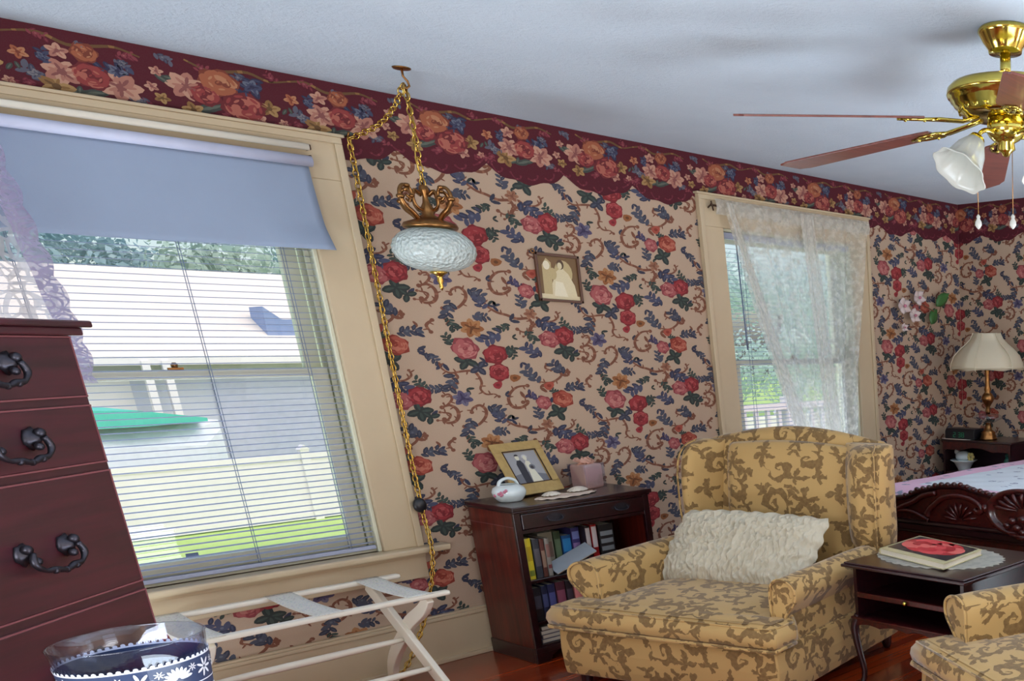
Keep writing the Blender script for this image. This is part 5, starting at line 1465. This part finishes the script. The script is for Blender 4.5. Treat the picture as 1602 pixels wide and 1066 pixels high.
vr = Vector((.547, -.837, 0)); 
for lat, bz, fz in ((-.108, 1.985, .0), (.022, 1.985, .0)):
    p = vr*lat+Vector((-.03, -.02, 0))
    mb = MB(); mb.tube([(p.x, p.y, -.34), (p.x, p.y, bz-H)], .0016, 6); 
    pc = mb.build('pull_chain', M_antique, fan)
    MB().lathe([(.002, .03), (.008, .022), (.006, .014), (.012, .004), (.013, -.008), (.006, -.018), (.001, -.022)], 14, (p.x, p.y, bz-H-.03)).build('chain_pull', M_tulip, pc)

# ------------------------------------------------------------------ outdoors
GZ = -.95
M_grass, nt, b = newmat('lawn_grass')
_, v = coords(nt); n1 = noise_node(nt, v, 1.6, 4); n2 = noise_node(nt, v, 40, 3)
c = mixc(nt, n1.outputs[0], srgb(150, 186, 90), srgb(200, 218, 140)); nt.links.new(mixc(nt, E(nt, n2.outputs[0])*.4, c, srgb(120, 150, 80)), b.inputs['Base Color']); b.inputs['Roughness'].default_value = .9
o = MB().box(-40, 60, .6, 70, GZ-.1, GZ).build('lawn', M_grass); o['kind'] = 'structure'
M_vinyl = plain('white_vinyl', srgb(228, 222, 224), .5, var=.02)
M_roof = plain('pale_metal_roof', srgb(216, 206, 196), .6, var=.03, scale=1.0)
M_wall_out = plain('grey_siding', srgb(196, 198, 214), .8, var=.04, scale=2)
t = thing('yard_fence', 'white panel fence crossing the lawn outside the left window', 'fence', (0, 12, GZ))
for x0 in [-7.6+2.35*i for i in range(-1, 8)]:
    mb = MB()
    mb.box(x0+.05, x0+2.30, -.018, .018, .04, .95)
    mb.box(x0, x0+2.35, -.03, .03, .02, .12); mb.box(x0, x0+2.35, -.03, .03, .90, .99)
    mb.build('fence_panel', M_vinyl, t)
    mb = MB(); mb.box(x0-.055, x0+.055, -.06, .06, 0, 1.05); mb.prism([(x0-.07, 1.05), (x0+.07, 1.05), (x0, 1.12)], .14, 1, -.07)
    mb.build('fence_post', M_vinyl, t)
t = thing('garage', 'long low garage with a sunlit pale roof behind the white fence', 'building', (-1, 16, GZ))
hz = 2.42
MB().box(-4.2, 9, .4, 5.6, 0, hz).build('wall', M_wall_out, t)
mb = MB(); mb.prism([(0, hz-.05), (3.0, hz+1.52), (6.0, hz-.05), (6.0, hz-.17), (3.0, hz+1.40), (0, hz-.17)], 13.8, 0, -4.6)
mb.build('roof', M_roof, t)
MB().box(-4.6, 9.2, -.07, .02, hz-.17, hz-.03).build('gutter', M_vinyl, t)
mb = MB(); mb.box(-1.05, -.20, .36, .42, .02, 2.05); mb.build('door', M_vinyl, t); 
mb = MB(); mb.box(.9, 3.2, .36, .42, .15, 2.0); mb.build('garage_door', plain('garage_door_grey', srgb(182, 184, 206), .7), t)
for x in (-.1, .16): MB().box(x, x+.10, -.1, .0, 0, hz-.1).build('downspout', M_vinyl, t)
MB().prism([(2.00, 2.60), (2.55, 2.60), (2.55, 3.02), (2.28, 3.02), (2.02, 3.24)], .6, 1, .70).build('dormer', plain('dormer_shingle', srgb(120, 140, 180), .8), t)
t = thing('covered_boat', 'white covered boat with a teal stripe parked between fence and garage', 'boat', (-2.2, 13.9, GZ))
mb = MB(); rings = []
for i in range(13):
    u = i/12; x = -2.6+3.9*u; w = .85*sin(pi*min(1, .25+u*.75))**.6+.02; h = 1.30+.12*sin(pi*u)
    rings.append([(x, -w, .55), (x, -w*.98, h*.82), (x, -w*.5, h), (x, 0, h+.14), (x, w*.5, h), (x, w*.98, h*.82), (x, w, .55), (x, w*.4, .35), (x, -w*.4, .35)])
mb.loft(rings, smooth=False); mb.build('white_cover', plain('white_tarp', srgb(222, 226, 232), .6, bmp=.5, bscale=4), t)
mb = MB(); mb.loft([[(x, -w-.02, z0) , (x, -w-.02, z1), (x, w+.02, z1), (x, w+.02, z0)] for x, w, z0, z1 in ((-2.62, .62, 1.44, 1.70), (-1.0, .84, 1.44, 1.72), (.2, .80, 1.44, 1.66), (1.05, .4, 1.45, 1.50))], smooth=False); mb.build('teal_canopy', plain('teal_canvas', srgb(70, 190, 170), .7), t)
for x in (-1.6, .2): MB().lathe([(.05, -.08), (.30, -.08), (.30, .08), (.05, .08)], 24, (x, -.6, .30), Matrix.Rotation(pi/2, 4, 'X')).build('trailer_wheel', M_black, t)
# porch railing beyond the corner window
t = thing('porch_railing', 'white porch railing seen through the corner window', 'railing', (1.2, 2.5, -.1))
mb = MB(); mb.box(-4.2, 2.5, -.035, .035, 1.02, 1.08); mb.box(-4.2, 2.5, -.025, .025, .20, .25); mb.build('rail', M_vinyl, t)
for i in range(45): MB().box(-4.15+i*.15, -4.11+i*.15, -.018, .018, .22, 1.04).build('baluster', M_vinyl, t)
for x in (-4.2, -.9, 2.4): MB().box(x, x+.12, -.06, .06, -.85, 1.14).build('post', M_vinyl, t)
o = MB().box(-3.2, 4.2, .9, 2.7, GZ, -.1).build('porch_deck', plain('porch_boards', srgb(170, 172, 178), .6)); o['kind'] = 'structure'

def tree(label, x, y, h, r, col, seed, tall=1.0):
    R = random.Random(seed)
    t = thing('tree', label, 'tree', (x, y, GZ), 0, 'trees beyond the neighbouring roof')
    MB().tube([(0, 0, 0), (.1, 0, h*.3), (-.05, .1, h*.6), (0, 0, h*.8)], [.22, .18, .12, .05], 10).build('trunk', M_bark, t)
    mb = MB()
    for k in range(34):
        c = Vector((R.uniform(-1, 1), R.uniform(-1, 1), R.uniform(-1, 1)))
        if c.length > 1: c.normalize()
        c = Vector((c.x*r, c.y*r, h*.68+c.z*r*tall))
        for q in range(170):
            d = Vector((R.gauss(0, 1), R.gauss(0, 1), R.gauss(0, 1))).normalized()*r*.42*(.45+.65*R.random())
            p = c+d; s_ = .07+.06*R.random(); a = Vector((R.gauss(0, 1), R.gauss(0, 1), R.gauss(0, 1))).normalized(); b2 = a.cross(d).normalized(); a = b2.cross(d).normalized()
            mb.add([p+a*s_, p+b2*s_*.6, p-a*s_, p-b2*s_*.6], [(0, 1, 2, 3)])
    mb.build('crown', col, t, fixn=False)
M_bark = plain('bark', srgb(92, 80, 68), .9, var=.2)
LF1 = milky('leaf_green_a', srgb(150, 178, 184), .35, .6); LF3 = milky('leaf_hazed', srgb(214, 228, 226), .45, .6); LF2 = milky('leaf_green_b', srgb(178, 198, 184), .35, .6)  # palest leaf colour has outdoor glare and haze put into it
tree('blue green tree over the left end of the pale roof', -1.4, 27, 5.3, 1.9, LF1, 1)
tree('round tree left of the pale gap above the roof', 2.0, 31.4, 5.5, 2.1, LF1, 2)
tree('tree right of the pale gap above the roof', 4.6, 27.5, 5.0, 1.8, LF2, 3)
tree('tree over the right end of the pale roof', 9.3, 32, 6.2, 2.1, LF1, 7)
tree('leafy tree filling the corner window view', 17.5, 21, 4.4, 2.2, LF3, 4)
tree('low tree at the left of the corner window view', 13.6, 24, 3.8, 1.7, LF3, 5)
tree('tree at the right side of the corner window view', 22.5, 22.5, 4.6, 2.4, LF3, 6)
